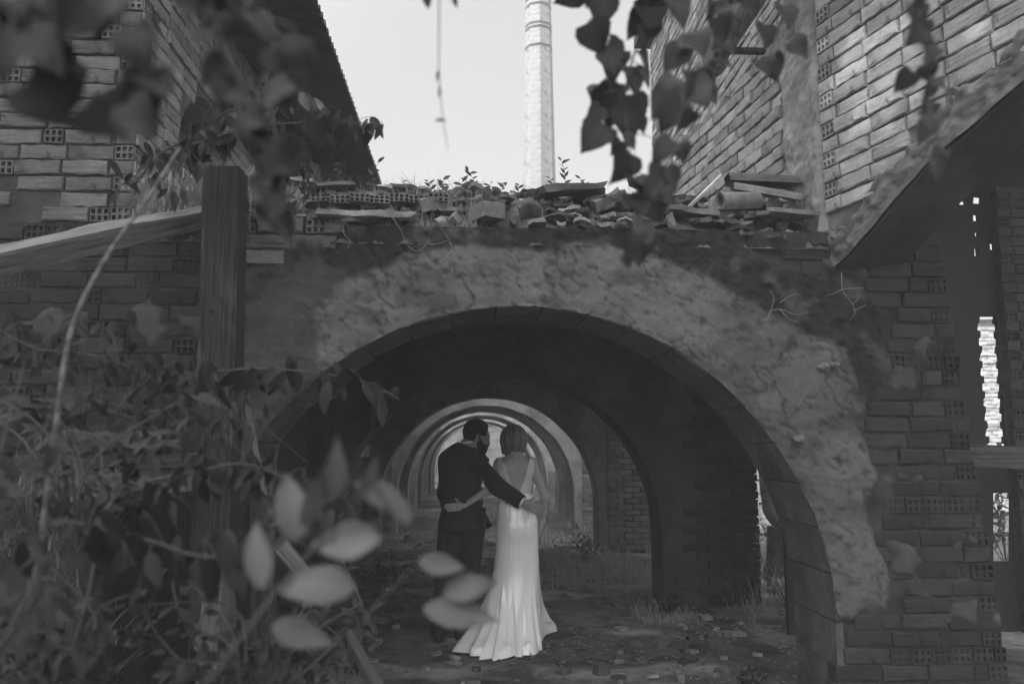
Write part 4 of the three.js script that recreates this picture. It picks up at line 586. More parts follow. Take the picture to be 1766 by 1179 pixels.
vine('climbing_plant', 'low branch of dark leaves in front of the slab edge', 'plant', [[250, 830], [330, 815], [420, 800], [500, 830], [540, 860]], 2.1, { n: 40, seed: 47, size: .075, spread: .08, set: LANCE, m: M.leafMid, stemR: .004 });
vine('climbing_plant', 'low dark branch trailing to the foreground leaves', 'plant', [[120, 900], [250, 930], [370, 960], [480, 900], [600, 850]], 1.6, { n: 44, seed: 48, size: .07, spread: .09, set: OVATE, m: M.leafMid, stemR: .004 });

vine('climbing_plant', 'dark tangle of small leaves spread over the left brick wall under the rafter', 'plant', [[-20, 560], [60, 600], [150, 610], [240, 640], [330, 680]], 2.7, { n: 110, seed: 49, size: .06, spread: .22, set: OVATE, m: M.leafMid, stemR: .003 });
vine('climbing_plant', 'dark leafy tangle between the slab and the timber post', 'plant', [[160, 700], [240, 720], [310, 700], [380, 730], [450, 720]], 2.6, { n: 100, seed: 50, size: .055, spread: .2, set: LANCE, m: M.leafMid, stemR: .003 });
vine('climbing_plant', 'leafy growth sprouting from the rubble right of the post top', 'plant', [[425, 350], [450, 310], [480, 290], [520, 300], [545, 330]], 3.9, { n: 60, seed: 51, size: .06, spread: .16, set: LANCE, m: M.leafMid, stemR: .003 });
// ---------------------------------------------------------------- timbers, posts, slabs on the left
{
  const D = 3.45, a = at(350, 285, D), b = at(412, 285, D), w = b.x - a.x, top = a.y, p = thing('timber_post', 'weathered square timber post standing before the left of the arch', 'post', [(a.x + b.x) / 2, 0, -D - .07]);
  const g = new THREE.BoxGeometry(w, top, .14, 4, 30, 4), q = g.attributes.position; for (let i = 0; i < q.count; i++) { const y = q.getY(i) + top / 2; q.setX(i, q.getX(i) + .006 * noise(y * 3, q.getZ(i) * 30) + (top - y) * .018); q.setZ(i, q.getZ(i) + .005 * noise(y * 4, q.getX(i) * 30, 3)); } g.computeVertexNormals();
  const uvx = (g) => { const u = g.attributes.uv; for (let i = 0; i < u.count; i++) { const x = u.getX(i); u.setXY(i, u.getY(i), x); } return g; };
  mesh('post_timber', uvx(boxUV(g.translate(0, top / 2, 0))), mat('post timber', .05, { map: rep(T.woodC, 2.6), bumpMap: rep(T.woodB, 2.6), bumpScale: .02 }), p);
  mesh('bolt', new THREE.SphereGeometry(.008, 8, 6).translate(-.015, 2.15, .075), M.iron, p);
  const beam = (name, label, A, B, w2, h2, m, roll = 0) => { const dir = B.clone().sub(A), L = dir.length(), t = thing(name, label, 'timber', A.toArray()), g = new THREE.BoxGeometry(L, h2, w2, 40, 2, 2), pp = g.attributes.position; for (let i = 0; i < pp.count; i++) { const x = pp.getX(i); pp.setY(i, pp.getY(i) + .014 * noise(x * 4, pp.getZ(i) * 20, roll) * (pp.getY(i) > 0 ? 1 : .6)); pp.setZ(i, pp.getZ(i) + .012 * noise(x * 5, pp.getY(i) * 20, roll + 4)); } g.computeVertexNormals(); const o = mesh('timber_beam', boxUV(g.translate(L / 2, 0, 0)), m, t); o.quaternion.setFromRotationMatrix(new THREE.Matrix4().lookAt(V(0, 0, 0), dir, V(0, 1, 0))).multiply(new THREE.Quaternion().setFromEuler(new THREE.Euler(0, Math.PI / 2, 0))).multiply(new THREE.Quaternion().setFromEuler(new THREE.Euler(roll, 0, 0))); return t; };
  beam('timber_beam', 'bleached rafter running down across the left edge, its top streaked with sun', at(-60, 462, 2.7), at(440, 352, 4.1), .075, .085, M.woodPale, .3);
  beam('timber_beam', 'dark fallen plank behind the leaves at the lower left', at(-40, 800, 3.2), at(345, 792, 3.4), .25, .05, M.woodDark);
  beam('timber_beam', 'grey rough board edge lying along the mound at the left', at(120, 845, 3.2), at(345, 822, 3.4), .05, .09, M.wood);
  beam('timber_beam', 'dark upright strut beside the left foot of the arch', at(452, 790, 3.9), at(455, 1250, 3.9), .06, .10, M.woodDark);
  beam('timber_beam', 'thin slanting batten beside the timber post', at(410, 640, 3.6), at(470, 900, 3.7), .02, .025, M.wood);
  beam('timber_beam', 'broken timber slanting down behind the pale leaves', at(460, 915, 3.5), at(560, 1030, 3.6), .05, .06, M.wood);
  beam('timber_beam', 'splintered stake leaning in the bottom foreground', at(600, 1090, 3.0), at(680, 1240, 2.9), .03, .035, M.woodDark, .5);
  // trunk of dead wood
  const st = thing('tree_stump', 'pale rough dead trunk standing low behind the shrubs', 'stump', at(365, 1180, 3.1).toArray()); const sg = new THREE.CylinderGeometry(.055, .08, .85, 20, 20).translate(0, .05, 0), sp = sg.attributes.position; for (let i = 0; i < sp.count; i++) { const k = 1 + .35 * noise(Math.atan2(sp.getZ(i), sp.getX(i)) * 2, sp.getY(i) * 4) ; sp.setX(i, sp.getX(i) * k + .03 * sp.getY(i)); sp.setZ(i, sp.getZ(i) * k); } sg.computeVertexNormals(); mesh('trunk', uvx(sg), mat('dead wood', .13, { map: rep(T.woodC, 1, 1), bumpMap: rep(T.woodB, 1, 1), bumpScale: .01 }), st);
  // mound of earth against the left wall
  const pos = [], idx = [], uv = [], col = [], nx = 60, nz = 40; for (let j = 0; j <= nz; j++) for (let i = 0; i <= nx; i++) { const x = lerp(-3.4, -1.15, i / nx), z = lerp(-4.4, -2.6, j / nz), e = sstep(0, .3, i / nx < .5 ? 1 : (1 - i / nx) * 2) * sstep(0, .5, 1 - j / nz); pos.push(x, e * (1.45 + .25 * fbm(x * 1.5, z * 1.5, 3)) + .05 * fbm(x * 9, z * 9, 1) - .1, z); uv.push(x, z); const c = .7 + .8 * fbm(x * 3, z * 3, 2); col.push(c, c, c); }
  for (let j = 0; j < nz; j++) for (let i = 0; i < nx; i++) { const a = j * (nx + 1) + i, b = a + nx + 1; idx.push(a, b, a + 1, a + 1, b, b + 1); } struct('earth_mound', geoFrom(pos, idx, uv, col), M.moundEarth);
  stuff('grass', bladeField(4200, 91, (r) => { const x = lerp(-3.1, -1.35, r()), z = lerp(-4.2, -3.2, r()); return V(x, 1.2 + .25 * (r() - .3) - (x > -1.7 ? (x + 1.7) * 1.5 : 0), z); }, .08, .42, .0025, .9), M.grassDark, null, 'long dark grass growing over the mound against the left wall', 'grass');
  const slab = (label, px, py, D2, wpx, h, m, ry) => { const p2 = at(px, py, D2), t = thing('broken_slab', label, 'slab', p2.toArray()), w3 = wpx / FOC * D2, g = new THREE.BoxGeometry(w3, h, .3, 16, 2, 8), a = g.attributes.position; for (let i = 0; i < a.count; i++) { a.setY(i, a.getY(i) + .05 * noise(a.getX(i) * 9, a.getZ(i) * 9, px) + .02 * noise(a.getX(i) * 40, a.getZ(i) * 40, px)); a.setX(i, a.getX(i) * (1 + .5 * noise(a.getZ(i) * 9, a.getY(i) * 14, px))); a.setZ(i, a.getZ(i) * (1 + .4 * noise(a.getX(i) * 12, a.getY(i) * 14, px + 3))); } g.computeVertexNormals(); mesh('slab', boxUV(g.rotateY(ry)), m, t); };
  slab('broken concrete slab with rubble lying on the mound at the left', 185, 762, 3.3, 170, .05, M.clayDark, .1); slab('pale stone lump among the dark leaves at the left', 122, 705, 3.0, 40, .08, M.clayDark, .5); slab('small pale chunk at the left edge below the beam', 14, 590, 3.0, 50, .15, M.mortar, .3);
}

// ---------------------------------------------------------------- rubble on the ledge
function shard(w, h, d, seed, k = .18) { const r = rng(seed), g = new THREE.BoxGeometry(w, h, d, 5, 2, 4), p = g.attributes.position, m = Math.min(w, h, d), o = r() * 50; for (let i = 0; i < p.count; i++) { const x = p.getX(i), y = p.getY(i), z = p.getZ(i); p.setXYZ(i, x + w * k * (noise(z * 11 + o, y * 9, x > 0 ? 3 : 8) + .5 * noise(z * 40, o, x * 6)), y + m * k * 1.6 * noise(x * 16 + o, z * 16, y > 0 ? 3 : 5), z + d * k * (noise(x * 11, y * 9 + o, z > 0 ? 7 : 2) + .5 * noise(x * 40, o, z * 6))); } g.computeVertexNormals(); return boxUV(g, 1, r(), r()); }
function tileShell(len, r0, r1, arc, th, seed) { const n = 10, m = 8, pos = [], idx = [], uv = [], r = rng(seed), e0 = r() * 9; for (const o of [0, 1]) for (let i = 0; i <= m; i++) for (let j = 0; j <= n; j++) { const a = lerp(-arc / 2, arc / 2, j / n), R2 = lerp(r0, r1, i / m) - o * th, x = (i / m - .5) * len + (i === 0 || i === m ? .02 * noise(j * .7 + e0, i) : 0); pos.push(x, R2 * Math.cos(a) - r0 * Math.cos(arc / 2), R2 * Math.sin(a)); uv.push(x, a * r0); }
  const S = (m + 1) * (n + 1), q = (a, b, c, d) => idx.push(a, b, c, c, b, d); for (let o = 0; o < 2; o++) for (let i = 0; i < m; i++) for (let j = 0; j < n; j++) { const a = o * S + i * (n + 1) + j; q(a, a + 1, a + n + 1, a + n + 2); } for (let j = 0; j < n; j++) { q(j, j + 1, S + j, S + j + 1); const b = m * (n + 1) + j; q(b, b + 1, S + b, S + b + 1); } for (let i = 0; i < m; i++) { const a = i * (n + 1), b = a + n; q(a, a + n + 1, S + a, S + a + n + 1); q(b, b + n + 1, S + b, S + b + n + 1); } return geoFrom(pos, idx, uv); }
const set3 = (t, x, y, z) => { t.rotation.set(x, y, z); return t; };
{
  const r = rng(404), cl = [M.clay, M.clay, M.clayDark, M.clayPale, M.mortar];
  const hump = (x, z) => { const d = -4.27 - z; return 2.74 + .36 * sstep(-.05, .62, d) - .5 * sstep(.8, 1.6, d) + .07 * fbm(x * 3, z * 3, 5) + .035 * noise(x * 16, z * 16) - .05 * sstep(1.1, 1.6, x); };
  const onHump = (px, D, up = 0) => { const x = at(px, 350, D).x; return V(x, hump(x, -D) + up, -D); };
  // bed of earth under the rubble
  const pos = [], idx = [], uv = [], col = [], nx = 260, nz = 24; for (let j = 0; j <= nz; j++) for (let i = 0; i <= nx; i++) { const x = lerp(-1.8, 1.95, i / nx), z = -4.27 - j / nz * 1.6, h = hump(x, z); pos.push(x, j ? h : 2.66, z + .03 * noise(x * 14, j) + .02 * noise(x * 40, j * 3) - .02); uv.push(x, z); const c = .5 + .7 * fbm(x * 5, z * 5, 3); col.push(c, c, c); }
  for (let j = 0; j < nz; j++) for (let i = 0; i < nx; i++) { const a = j * (nx + 1) + i, b = a + nx + 1; idx.push(a, a + 1, b, b, a + 1, b + 1); } struct('earth_ledge', geoFrom(pos, idx, uv, col), M.dirt);
  const grp = 'brick and tile rubble along the ledge', lay = (kind, px, py, D, i) => { const p = onHump(px, D, .012 + .05 * r() * r()); let t;
    if (kind === 'thin') { t = thing('brick_fragment', 'thin flat piece of broken brick lying in the rubble along the ledge', 'brick', p.toArray(), grp + ', flat pieces'); mesh('fragment', shard(.07 + .13 * r() * r(), .014 + .012 * r(), .06 + .08 * r(), i * 7, .32), cl[Math.floor(r() * 5)], t); set3(t, (r() - .5) * .4, r() * 6, (r() - .5) * .35); }
    else if (kind === 'chunk') { t = thing('brick_chunk', 'small angular brick chunk lying in the rubble along the ledge', 'brick', p.toArray(), grp + ', chunks'); mesh('fragment', shard(.03 + .05 * r(), .025 + .03 * r(), .03 + .05 * r(), i * 11, .5), cl[Math.floor(r() * 5)], t); set3(t, r() * 3, r() * 6, r() * 3); }
    else { t = thing('tile_piece', 'curved piece of broken clay roof tile in the rubble along the ledge', 'tile', p.toArray(), grp + ', tiles'); mesh('tile', tileShell(.09 + .1 * r(), .075, .065, 1.2 + r(), .012, i), cl[Math.floor(r() * 4)], t); set3(t, (r() - .5) * .8, r() * 6, (r() - .5) * .5); } };
  for (let i = 0; i < 190; i++) { const px = 430 + r() * 960, D = 4.3 + r() * .65; lay(r() < .5 ? 'thin' : r() < .6 ? 'chunk' : 'tile', px, 0, D, i); }
  for (let i = 0; i < 40; i++) lay('thin', 500 + r() * 600, 0, 4.7 + r() * .3, 200 + i);
  // a row of hollow bricks lying on edge in the rubble, left part
  for (let i = 0; i < 7; i++) { const px = 552 + i * 34, t = thing('hollow_brick', 'broken hollow brick lying with its holes to the front in the ledge rubble', 'brick', at(px, 340 + (i % 2) * 3, 4.4).toArray(), 'hollow bricks in the ledge rubble'); const g = brickGeo(.14, i % 4, true); const o = mesh('hollow_face', g, M.clay, t); o.scale.set(.8, .55, 1); set3(t, .05, (r() - .5) * .3, (r() - .5) * .08); mesh('brick_body', shard(.11, .035, .1, i).translate(0, 0, -.12), M.clay, t); }
  { // two-holed block near the centre
    const t = thing('hollow_block', 'dark two holed clay block poking out of the rubble above the arch crown', 'block', at(853, 362, 4.27).toArray()), s = new THREE.Shape(); s.moveTo(-.06, -.038); s.lineTo(.06, -.038); s.lineTo(.06, .038); s.lineTo(-.06, .038); for (const x of [-.028, .028]) { const h = new THREE.Path(); h.absarc(x, 0, .019, 0, 6.283, true); s.holes.push(h); }
    mesh('block', boxUV(new THREE.ExtrudeGeometry(s, { depth: .2, bevelEnabled: true, bevelSize: .004, bevelThickness: .004, bevelSegments: 1 }).translate(0, 0, -.2)), M.clay, t); mesh('back', box(.12, .075, .02, 0, 0, -.16), M.dark, t); set3(t, .06, .45, -.05); }
  const big = (label, px, py, D, len, r0, arc, m, rot, kind) => { const t = thing(kind || 'ridge_tile', label, 'tile', at(px, py, D).toArray()); mesh('tile', tileShell(len, r0, r0 * .93, arc, .016, px), m, t); set3(t, ...rot); };
  big('large dark curved tile, uppermost of the stack at the right end of the ledge', 1316, 318, 4.62, .43, .10, 2.4, M.clayDark, [.1, -.05, -.03]); big('long mossy curved tile sloping below the dark one at the right end', 1320, 336, 4.5, .40, .085, 2.2, M.clay, [.25, -.05, -.14]);
  big('hollow clay pipe half lying with its mouth to the left', 1276, 362, 4.42, .26, .055, 5.6, M.clay, [0, .25, .12], 'clay_pipe'); big('small tile end beside the clay pipe', 1346, 352, 4.5, .12, .06, 2.6, M.clayPale, [0, .4, 0]);
  const flat = (label, px, py, D, w, h, d, m, rot) => { const t = thing('flat_slab', label, 'slab', at(px, py, D).toArray()); mesh('fragment', shard(w, h, d, px, .22), m, t); set3(t, ...rot); };
  flat('pale flat slab lying under the clay pipe at the wall corner', 1356, 370, 4.4, .27, .022, .2, M.clayPale, [.1, .1, -.06]); flat('flat hollow brick slab tilted down at the right of the rubble', 1198, 366, 4.4, .27, .035, .16, M.clay, [.1, -.2, -.14]);
  flat('thin board leaning in the rubble at the right', 1216, 330, 4.6, .30, .014, .06, M.concrete, [0, .3, .75]); flat('big dark curved sheet piece half buried at the right', 1135, 338, 4.6, .36, .02, .2, M.clayDark, [.2, .1, -.5]);
  flat('pale rough stone slab standing in the rubble right of the crown', 1052, 345, 4.55, .19, .07, .1, M.clay, [.4, .2, .35]); flat('long flat slab edge at the left of the ledge', 620, 376, 4.33, .5, .03, .2, M.clayPale, [0, .05, -.01]); flat('rough pale stone lump on the left of the ledge', 742, 352, 4.45, .14, .07, .1, M.clay, [.2, .5, .2]); flat('sloping flat slab below the top left of the ledge', 575, 322, 4.7, .28, .02, .2, M.clayDark, [.1, .1, .08]); flat('dark flat slab at the crown of the ledge', 985, 328, 4.6, .34, .04, .2, M.clayDark, [.1, 0, .06]);
  // grass and weeds on the ledge
  stuff('grass', bladeField(3000, 92, (q) => { const px = 420 + q() * 420, D = 4.3 + q() * .6; return onHump(px, D, -.01); }, .04, .2, .0026, .9), M.grass, null, 'dry grass growing through the left half of the ledge rubble', 'grass');
  stuff('grass', bladeField(1300, 93, (q) => { const px = 250 + q() * 190, D = 3.9 + q() * .5; return at(px, 372 - (px - 250) * .2 + q() * 12, D); }, .06, .30, .0034, 1.2), M.grass, null, 'tangled dry grass on the left end of the ledge beside the post', 'grass');
  stuff('grass', bladeField(900, 120, (q) => at(235 + q() * 205, 300 + q() * 80, 3.75 + q() * .4), .06, .24, .003, 1.4), M.grass, null, 'tangle of straw heaped on the end of the bleached rafter by the post', 'grass');
  stuff('grass', bladeField(420, 94, (q) => { const px = 860 + q() * 420; return onHump(px, 4.5 + q() * .45, -.01); }, .03, .12, .0014, .8), M.grass, null, 'sparse dry grass on the right half of the ledge', 'grass');
  stuff('grass', bladeField(420, 119, (q) => { const px = 540 + q() * 560; return fbm(px * .012, 3, 7, 2) > -.05 ? onHump(px, 4.75 + q() * .25, -.01) : null; }, .03, .17, .0022, .5), M.grassDark, null, 'wispy weeds and grass stalks along the skyline of the ledge', 'grass');
  const weed = (label, px, py, h, n, seed, m = M.leafDark) => { const b = onHump(px, 4.86, 0), t = thing('weed', label, 'weed', b.toArray()), q = rng(seed), H = 1.5 * h / FOC * 4.7, tip = V((q() - .5) * .08, H, 0), c = new THREE.CatmullRomCurve3([V(0, -.05, 0), V((q() - .5) * .04, H * .5, 0), tip]); mesh('stem', tube(c.points, .0025, 4, .3, 8), M.stem, t); for (let i = 0; i < n; i++) { const f = .25 + .75 * i / n; leaf(t, seed % 3 ? LANCE : OVATE, m, c.getPointAt(f), V((i % 2 ? 1 : -1) * (.4 + .8 * q()), .1 + 1.0 * q(), (q() - .5)), V(q() - .5, .6 * q(), 1), (.032 + .05 * q()) * (1.15 - f * .5), q); } };
  [['leafy weed on the skyline above the left of the ledge', 741, 322, 30, 9], ['bushy weed on the skyline left of the chimney', 868, 318, 24, 9], ['tall thin weed just right of the chimney foot', 970, 300, 52, 11], ['weed sprig at the right foot of the chimney', 952, 310, 32, 9], ['low weed on the skyline left of the hollow block', 790, 318, 34, 9], ['spreading weed on the skyline above the hollow block', 815, 316, 40, 11], ['small weed on the skyline near the vine', 1008, 312, 32, 9], ['tall seeding weed beside the roof edge', 645, 318, 50, 8], ['small weed in front of the roof foot', 583, 310, 46, 9], ['low sprig at the left of the open sky', 700, 326, 26, 8], ['grassy sprig beside the pale edged pier', 560, 318, 30, 7], ['tiny weed at the chimney left foot', 896, 322, 22, 7], ['weed sprig in the middle of the skyline', 840, 316, 30, 8], ['small leafy weed left of the middle of the skyline', 765, 320, 28, 8], ['weed near the right vine tips', 1030, 318, 26, 7]].forEach((a, i) => weed(...a, 500 + i));
  // dry roots dangling on the wall
  const root = (label, runs, D) => { const o = at(...runs[0][0], D), t = thing('dry_root', label, 'root', o.toArray()); runs.forEach((run) => mesh('root_strand', tube(run.map(([x, y], k) => at(x, y, D - .03 * (k % 2) - .02).sub(o)), .0018, 5, .4, run.length * 5), M.stemPale, t)); };
  root('pale dry tendril looping over the wall above the arch', [[[672, 368], [690, 395], [705, 425], [720, 433], [735, 420], [745, 392]], [[735, 385], [752, 386], [770, 405], [780, 430], [785, 450]], [[738, 421], [755, 420], [772, 414]], [[780, 430], [768, 445], [755, 453]]], 4.27);
  root('pale dry roots on the wall right of the arch', [[[1330, 535], [1345, 533], [1375, 542], [1395, 538]], [[1330, 535], [1335, 515], [1328, 498]], [[1345, 533], [1362, 550], [1378, 556]], [[1330, 535], [1322, 552], [1315, 550]], [[1345, 522], [1360, 512], [1374, 506]]], 4.26);
  root('pale dry rootlets hanging below the foot of the arched wall', [[[1452, 470], [1454, 500], [1468, 520], [1475, 540], [1466, 552]], [[1454, 498], [1440, 505], [1424, 510]], [[1456, 498], [1475, 497], [1490, 496]], [[1470, 524], [1480, 515], [1478, 505]], [[1474, 535], [1485, 530], [1494, 525]]], 4.26);
  root('small curled root on the wall at the left of the ledge', [[[590, 395], [596, 408], [603, 415], [600, 428]], [[603, 415], [610, 420]]], 4.26);
  // stones stuck in the plaster
  const stone = (label, px, py, w, m = M.clayPale) => { const t = thing('stone', label, 'stone', at(px, py, 4.255).toArray()); const g = new THREE.IcosahedronGeometry(w * .5, 3), p = g.attributes.position; for (let i = 0; i < p.count; i++) { const k = 1 + .35 * noise(p.getX(i) * 50 + px, p.getY(i) * 50, p.getZ(i) * 50); p.setXYZ(i, p.getX(i) * k * 1.1, p.getY(i) * k * .8, p.getZ(i) * k); } g.computeVertexNormals(); mesh('pebble', g, m, t); };
  stone('left one of two rounded stones bedded in the plaster', 1422, 633, .055, M.clay); stone('right one of two rounded stones bedded in the plaster', 1440, 630, .045, M.clay); stone('pale pebble lump stuck on the plaster', 1378, 757, .05, M.clay);
}

// ---------------------------------------------------------------- floor litter and plants round the tunnel
{
  const r = rng(55), grp = 'broken pieces scattered on the tunnel floor';
  const bit = (label, px, py, w, h, d, m, rot = [0, 0, 0], g) => { const p = onGround(px, py, 0), t = thing('brick_fragment', label, 'brick', [p.x, groundH(p.x, p.z) + h * .35, p.z], g); mesh('fragment', shard(w, h, d, Math.round(px + py), .14), m, t); set3(t, ...rot); };
  bit('dark brick piece standing on the floor in front, right of the gown', 1037, 1160, .10, .09, .08, M.clayDark, [0, .4, 0]); bit('pale flat shard lying beside the standing brick piece', 1072, 1166, .12, .02, .10, M.clayPale, [.1, .3, 0]); bit('dark flat brick lying by the gown hem at the right', 975, 1125, .15, .05, .09, M.clayDark, [0, .1, 0]); bit('dark chunk of brick on the floor right of the middle', 1093, 1114, .12, .06, .08, M.clayDark, [0, -.1, .1]); bit('small dark chunk right of the dark brick chunk', 1146, 1115, .09, .04, .06, M.clayDark, [0, .3, -.1]); bit('dark tile shard on the lit floor at the right', 1186, 1142, .13, .035, .08, M.clayDark, [.1, .5, .1]); bit('dark low block at the edge of the lit floor', 1145, 1115, .10, .05, .07, M.clay, [0, .9, 0]); bit('light slab lying deep in the tunnel at the right', 983, 945, .42, .06, .3, M.clayPale, [0, .1, 0]); bit('pale fragment left of the path deep in the tunnel', 704, 930, .12, .12, .1, M.clayPale, [.2, .3, .3]); bit('flat tile lying on the pale floor at the right', 1264, 1092, .19, .03, .12, M.clay, [0, .2, 0]); bit('rounded stone on the pale floor near the right pier', 1217, 1068, .1, .05, .08, M.clayPale); bit('thin stick like shard on the pale floor at the right', 1325, 1079, .3, .02, .05, M.clay, [0, -.1, 0]);
  for (let i = 0; i < 240; i++) { const far = r() < .5, px = far ? 690 + r() * 400 : 640 + r() * 720, py = far ? 925 + r() * 90 : 1000 + r() * 190; const p = onGround(px, py, 0); if (Math.abs(p.x - .36) < .3 && p.z > -7 && p.z < -6.1) continue; const s = .4 + r(); bit('small broken shard scattered on the tunnel floor', px, py, .07 * s, .02 + .02 * r(), .05 * s, [M.clay, M.clayDark, M.clay, M.clayPale, M.concrete][Math.floor(r() * 5)], [(r() - .5) * .6, r() * 6, (r() - .5) * .6], grp); }
  // leaf litter
  const pos = [], idx = []; for (let i = 0; i < 9000; i++) { const z = -4.6 - Math.pow(r(), 1.4) * 14, x = lerp(-1.4, z > -8 ? 2.9 : 1.8, r()); if (fbm(x * 1.2, z * 1.2, 60, 3) < -.08 + .1 * r()) continue; const a = r() * 6.283, l = .012 + .03 * r() * r(), w = l * .55, y = .008 + .015 * r() + groundH(x, z), k = pos.length / 3, c = Math.cos(a), s = Math.sin(a), up = () => y + (r() - .3) * .018; pos.push(x + c * l, up(), z + s * l, x - s * w, up(), z + c * w, x - c * l, up(), z - s * l, x + s * w, up(), z - c * w); idx.push(k, k + 1, k + 2, k, k + 2, k + 3); }
  stuff('leaf_litter', geoFrom(pos, idx), mat('dead leaves', .17, { roughness: .8 }), null, 'dead leaves and crumbs littering the tunnel floor', 'leaf litter');
  const G = (label, n, seed, x0, x1, z0, z1, h0, h1, m = M.grass) => stuff('grass', bladeField(n, seed, (q) => { const x = lerp(x0, x1, q()), z = lerp(z0, z1, q()); if (fbm(x * 1.3, z * 1.3, seed, 3) < -.1) return null; return V(x, .0, z); }, h0, h1, .005, .6), m, null, label, 'grass');
  G('tall grass in the third bay of the tunnel, right of the gown', 2600, 95, .75, 2.3, -12.1, -9.2, .06, .42); G('bright grass further along the right of the tunnel', 2600, 96, .5, 2.4, -20, -12.9, .1, .55); G('grass growing along the left of the tunnel floor', 1300, 97, -1.45, -.5, -19, -9.4, .04, .25); G('pale grass in the middle of the far tunnel', 1400, 98, -.4, .6, -26, -15, .04, .2); G('long grass growing outside the gap at the right of the tunnel', 3500, 99, 2.5, 6, -13, -7.4, .1, .7); G('wild grass in the open ground far right', 3500, 100, 5, 13, -18, -7.5, .1, .8); G('low grass at the foot of the second arch', 420, 101, 1.5, 2.1, -8.2, -7.4, .03, .2);
  const bush = (label, x, z, w, h, n, size, m, seed) => { const t = thing('shrub', label, 'shrub', [x, 0, z]), q = rng(seed); for (let i = 0; i < Math.max(4, n / 12); i++) { const e = V((q() - .5) * w, h * (.5 + .5 * q()), (q() - .5) * w), c = new THREE.CatmullRomCurve3([V(0, 0, 0), e.clone().multiplyScalar(.5).add(rv(q, .06)), e]); mesh('stem', tube(c.points, .006, 4, .3, 8), M.stem, t); for (let k = 0; k < 12; k++) { const p = c.getPointAt(.25 + .75 * q()); leaf(t, OVATE, m, p.add(rv(q, .05)), rv(q).add(V(0, .2, 0)), V(rv(q).x, 1, .4), size * (.6 + .8 * q()), q); } } };
  bush('small leafy plant on the floor against the second arch pier', 1.75, -7.7, .5, .35, 60, .07, M.leafMid, 71); bush('leafy shrub in the gap right of the second arch pier', 2.95, -7.6, .6, .9, 110, .06, M.leafPale, 72); bush('bush behind the gap on the right of the tunnel', 4.0, -10.5, 1.4, 1.5, 160, .09, M.leafPale, 73); bush('bush in daylight seen past the right pillar', 7.0, -10.6, 1.6, 1.7, 220, .11, M.leafMid, 74); bush('tiny dry plant on the lit floor at the right', 1.62, -6.15, .32, .2, 36, .04, M.leafMid, 75); bush('weed tuft at the foot of the right side of the great arch', 1.75, -5.2, .3, .25, 36, .05, M.leafMid, 76); bush('low plant at the left of the path under the arches', -.9, -10.2, .7, .3, 60, .07, M.leafMid, 77); bush('low leafy weed beside the third arch', 1.55, -11.4, .6, .5, 70, .08, M.leafMid, 78); bush('bush at the lower right corner beyond the pillar', 3.2, -5.6, .5, .6, 60, .07, M.leafMid, 79);
  // broken clay pipe standing outside the gap
  const cp = thing('clay_pipe', 'pale broken clay pipe with an elbow standing outside the gap by the second arch', 'pipe', [3.75, 0, -10.2]); mesh('pipe', tube([V(-.02, 1.35, 0), V(0, .95, 0), V(.03, .74, .02), V(.22, .58, .05)], .13, 16, .95, 24), M.concrete, cp); mesh('socle', boxUV(new THREE.CylinderGeometry(.16, .2, .6, 12).translate(.1, .28, 0)), M.clayDark, cp);
}

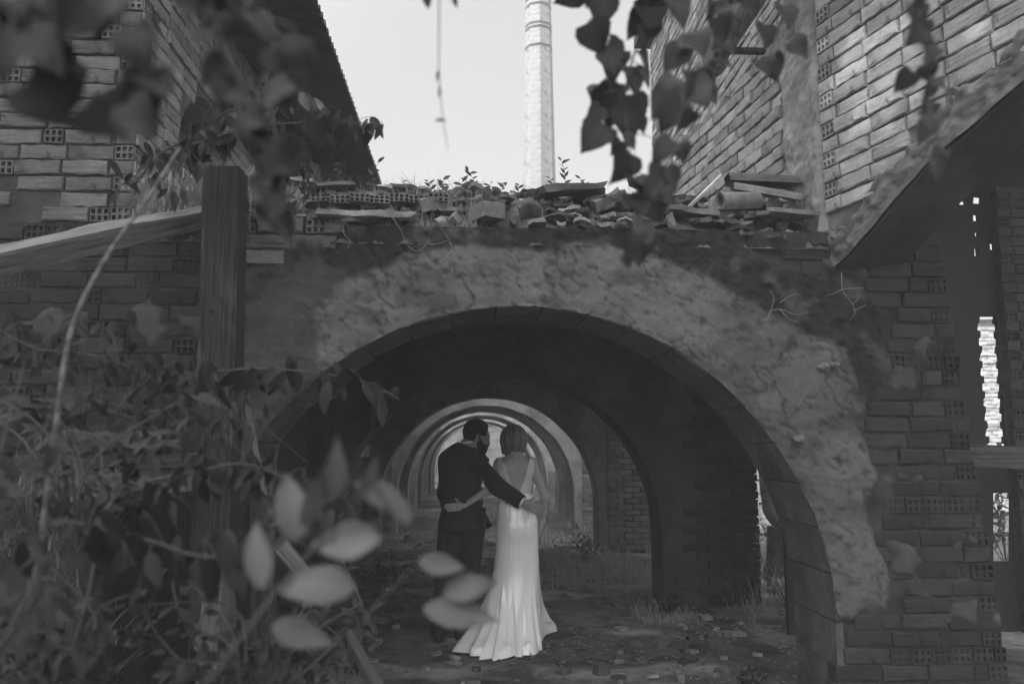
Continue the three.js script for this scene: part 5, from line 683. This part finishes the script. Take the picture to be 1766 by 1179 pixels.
// ---------------------------------------------------------------- trees left of the picture, whose crowns shade the court
const glints = [...[[1468, 120], [1474, 150], [1484, 182], [1502, 165], [1500, 195], [1518, 90], [1524, 120], [1546, 105], [1550, 140]].map(([x, y]) => [onPlane(x, y, W1, W1n), .12]), ...[[30, 440, 2.85], [120, 418, 3.1], [215, 398, 3.4], [520, 262, 8.2], [535, 290, 8.3], [500, 150, 3.3], [475, 175, 3.3], [640, 345, 4.6], [700, 340, 4.7], [1260, 320, 4.6], [930, 335, 4.7], [360, 40, 5.8], [420, 120, 6.6]].map(([x, y, D]) => [at(x, y, D), .2])];   // aims for gaps cut in the unseen crowns, to throw sun patches
const cutChink = (p) => glints.some(([g, w]) => { const d = p.clone().sub(g), k = d.dot(SUN); return d.addScaledVector(SUN, -k).lengthSq() < (w + .09) ** 2; });
function tree(label, x, z, H, cr, n, seed) {
  const t = thing('tree', label, 'tree', [x, 0, z]), r = rng(seed), g = [tube([V(0, 0, 0), V(.1, H * .25, .05), V(-.05, H * .55, 0), V(0, H * .8, 0)], .22, 8, .35, 16)];
  for (let i = 0; i < 9; i++) { const y = H * (.35 + .05 * i), a = i * 2.4, e = V(Math.cos(a) * cr * .8, y + cr * .5, Math.sin(a) * cr * .8); g.push(tube([V(0, y, 0), e.clone().multiplyScalar(.5).setY(y + cr * .2), e], .08, 5, .2, 8)); }
  mesh('trunk', mergeGeometries(g), M.stem, t);
  const im = new THREE.InstancedMesh(OVATE[0], M.leafMid, n), m = new THREE.Matrix4(), q = new THREE.Quaternion(), cl = []; for (let i = 0; i < 60; i++) { const a = r() * 6.283, u = Math.acos(2 * r() - 1), k = Math.cbrt(.2 + .8 * r()); cl.push(V(Math.cos(a) * Math.sin(u) * cr * k, H * .68 + Math.cos(u) * H * .33 * k, Math.sin(a) * Math.sin(u) * cr * k)); }
  for (let i = 0; i < n; i++) { const c = cl[Math.floor(r() * cl.length)], p = c.clone().add(V(r() + r() + r() - 1.5, (r() + r() + r() - 1.5) * .8, r() + r() + r() - 1.5).multiplyScalar(cr * .26)); if (cutChink(p.clone().add(t.position))) p.y += 1.5 * (r() < .5 ? -1 : .3), p.x -= 1; q.setFromEuler(new THREE.Euler(r() * 6, r() * 6, r() * 6)); const s = .16 + .12 * r(); im.setMatrixAt(i, m.compose(p, q, V(s, s, s))); }
  im.name = 'crown'; im.castShadow = true; im.userData.kind = 'stuff'; t.add(im);
}
tree('tree left of the court, shading the walls', -8.2, -1.2, 15.5, 4.6, 17000, 81);
tree('second tree left of the court, nearer the camera', -8.2, 4.2, 15, 4.4, 24000, 82);

renderer.render(scene, camera);
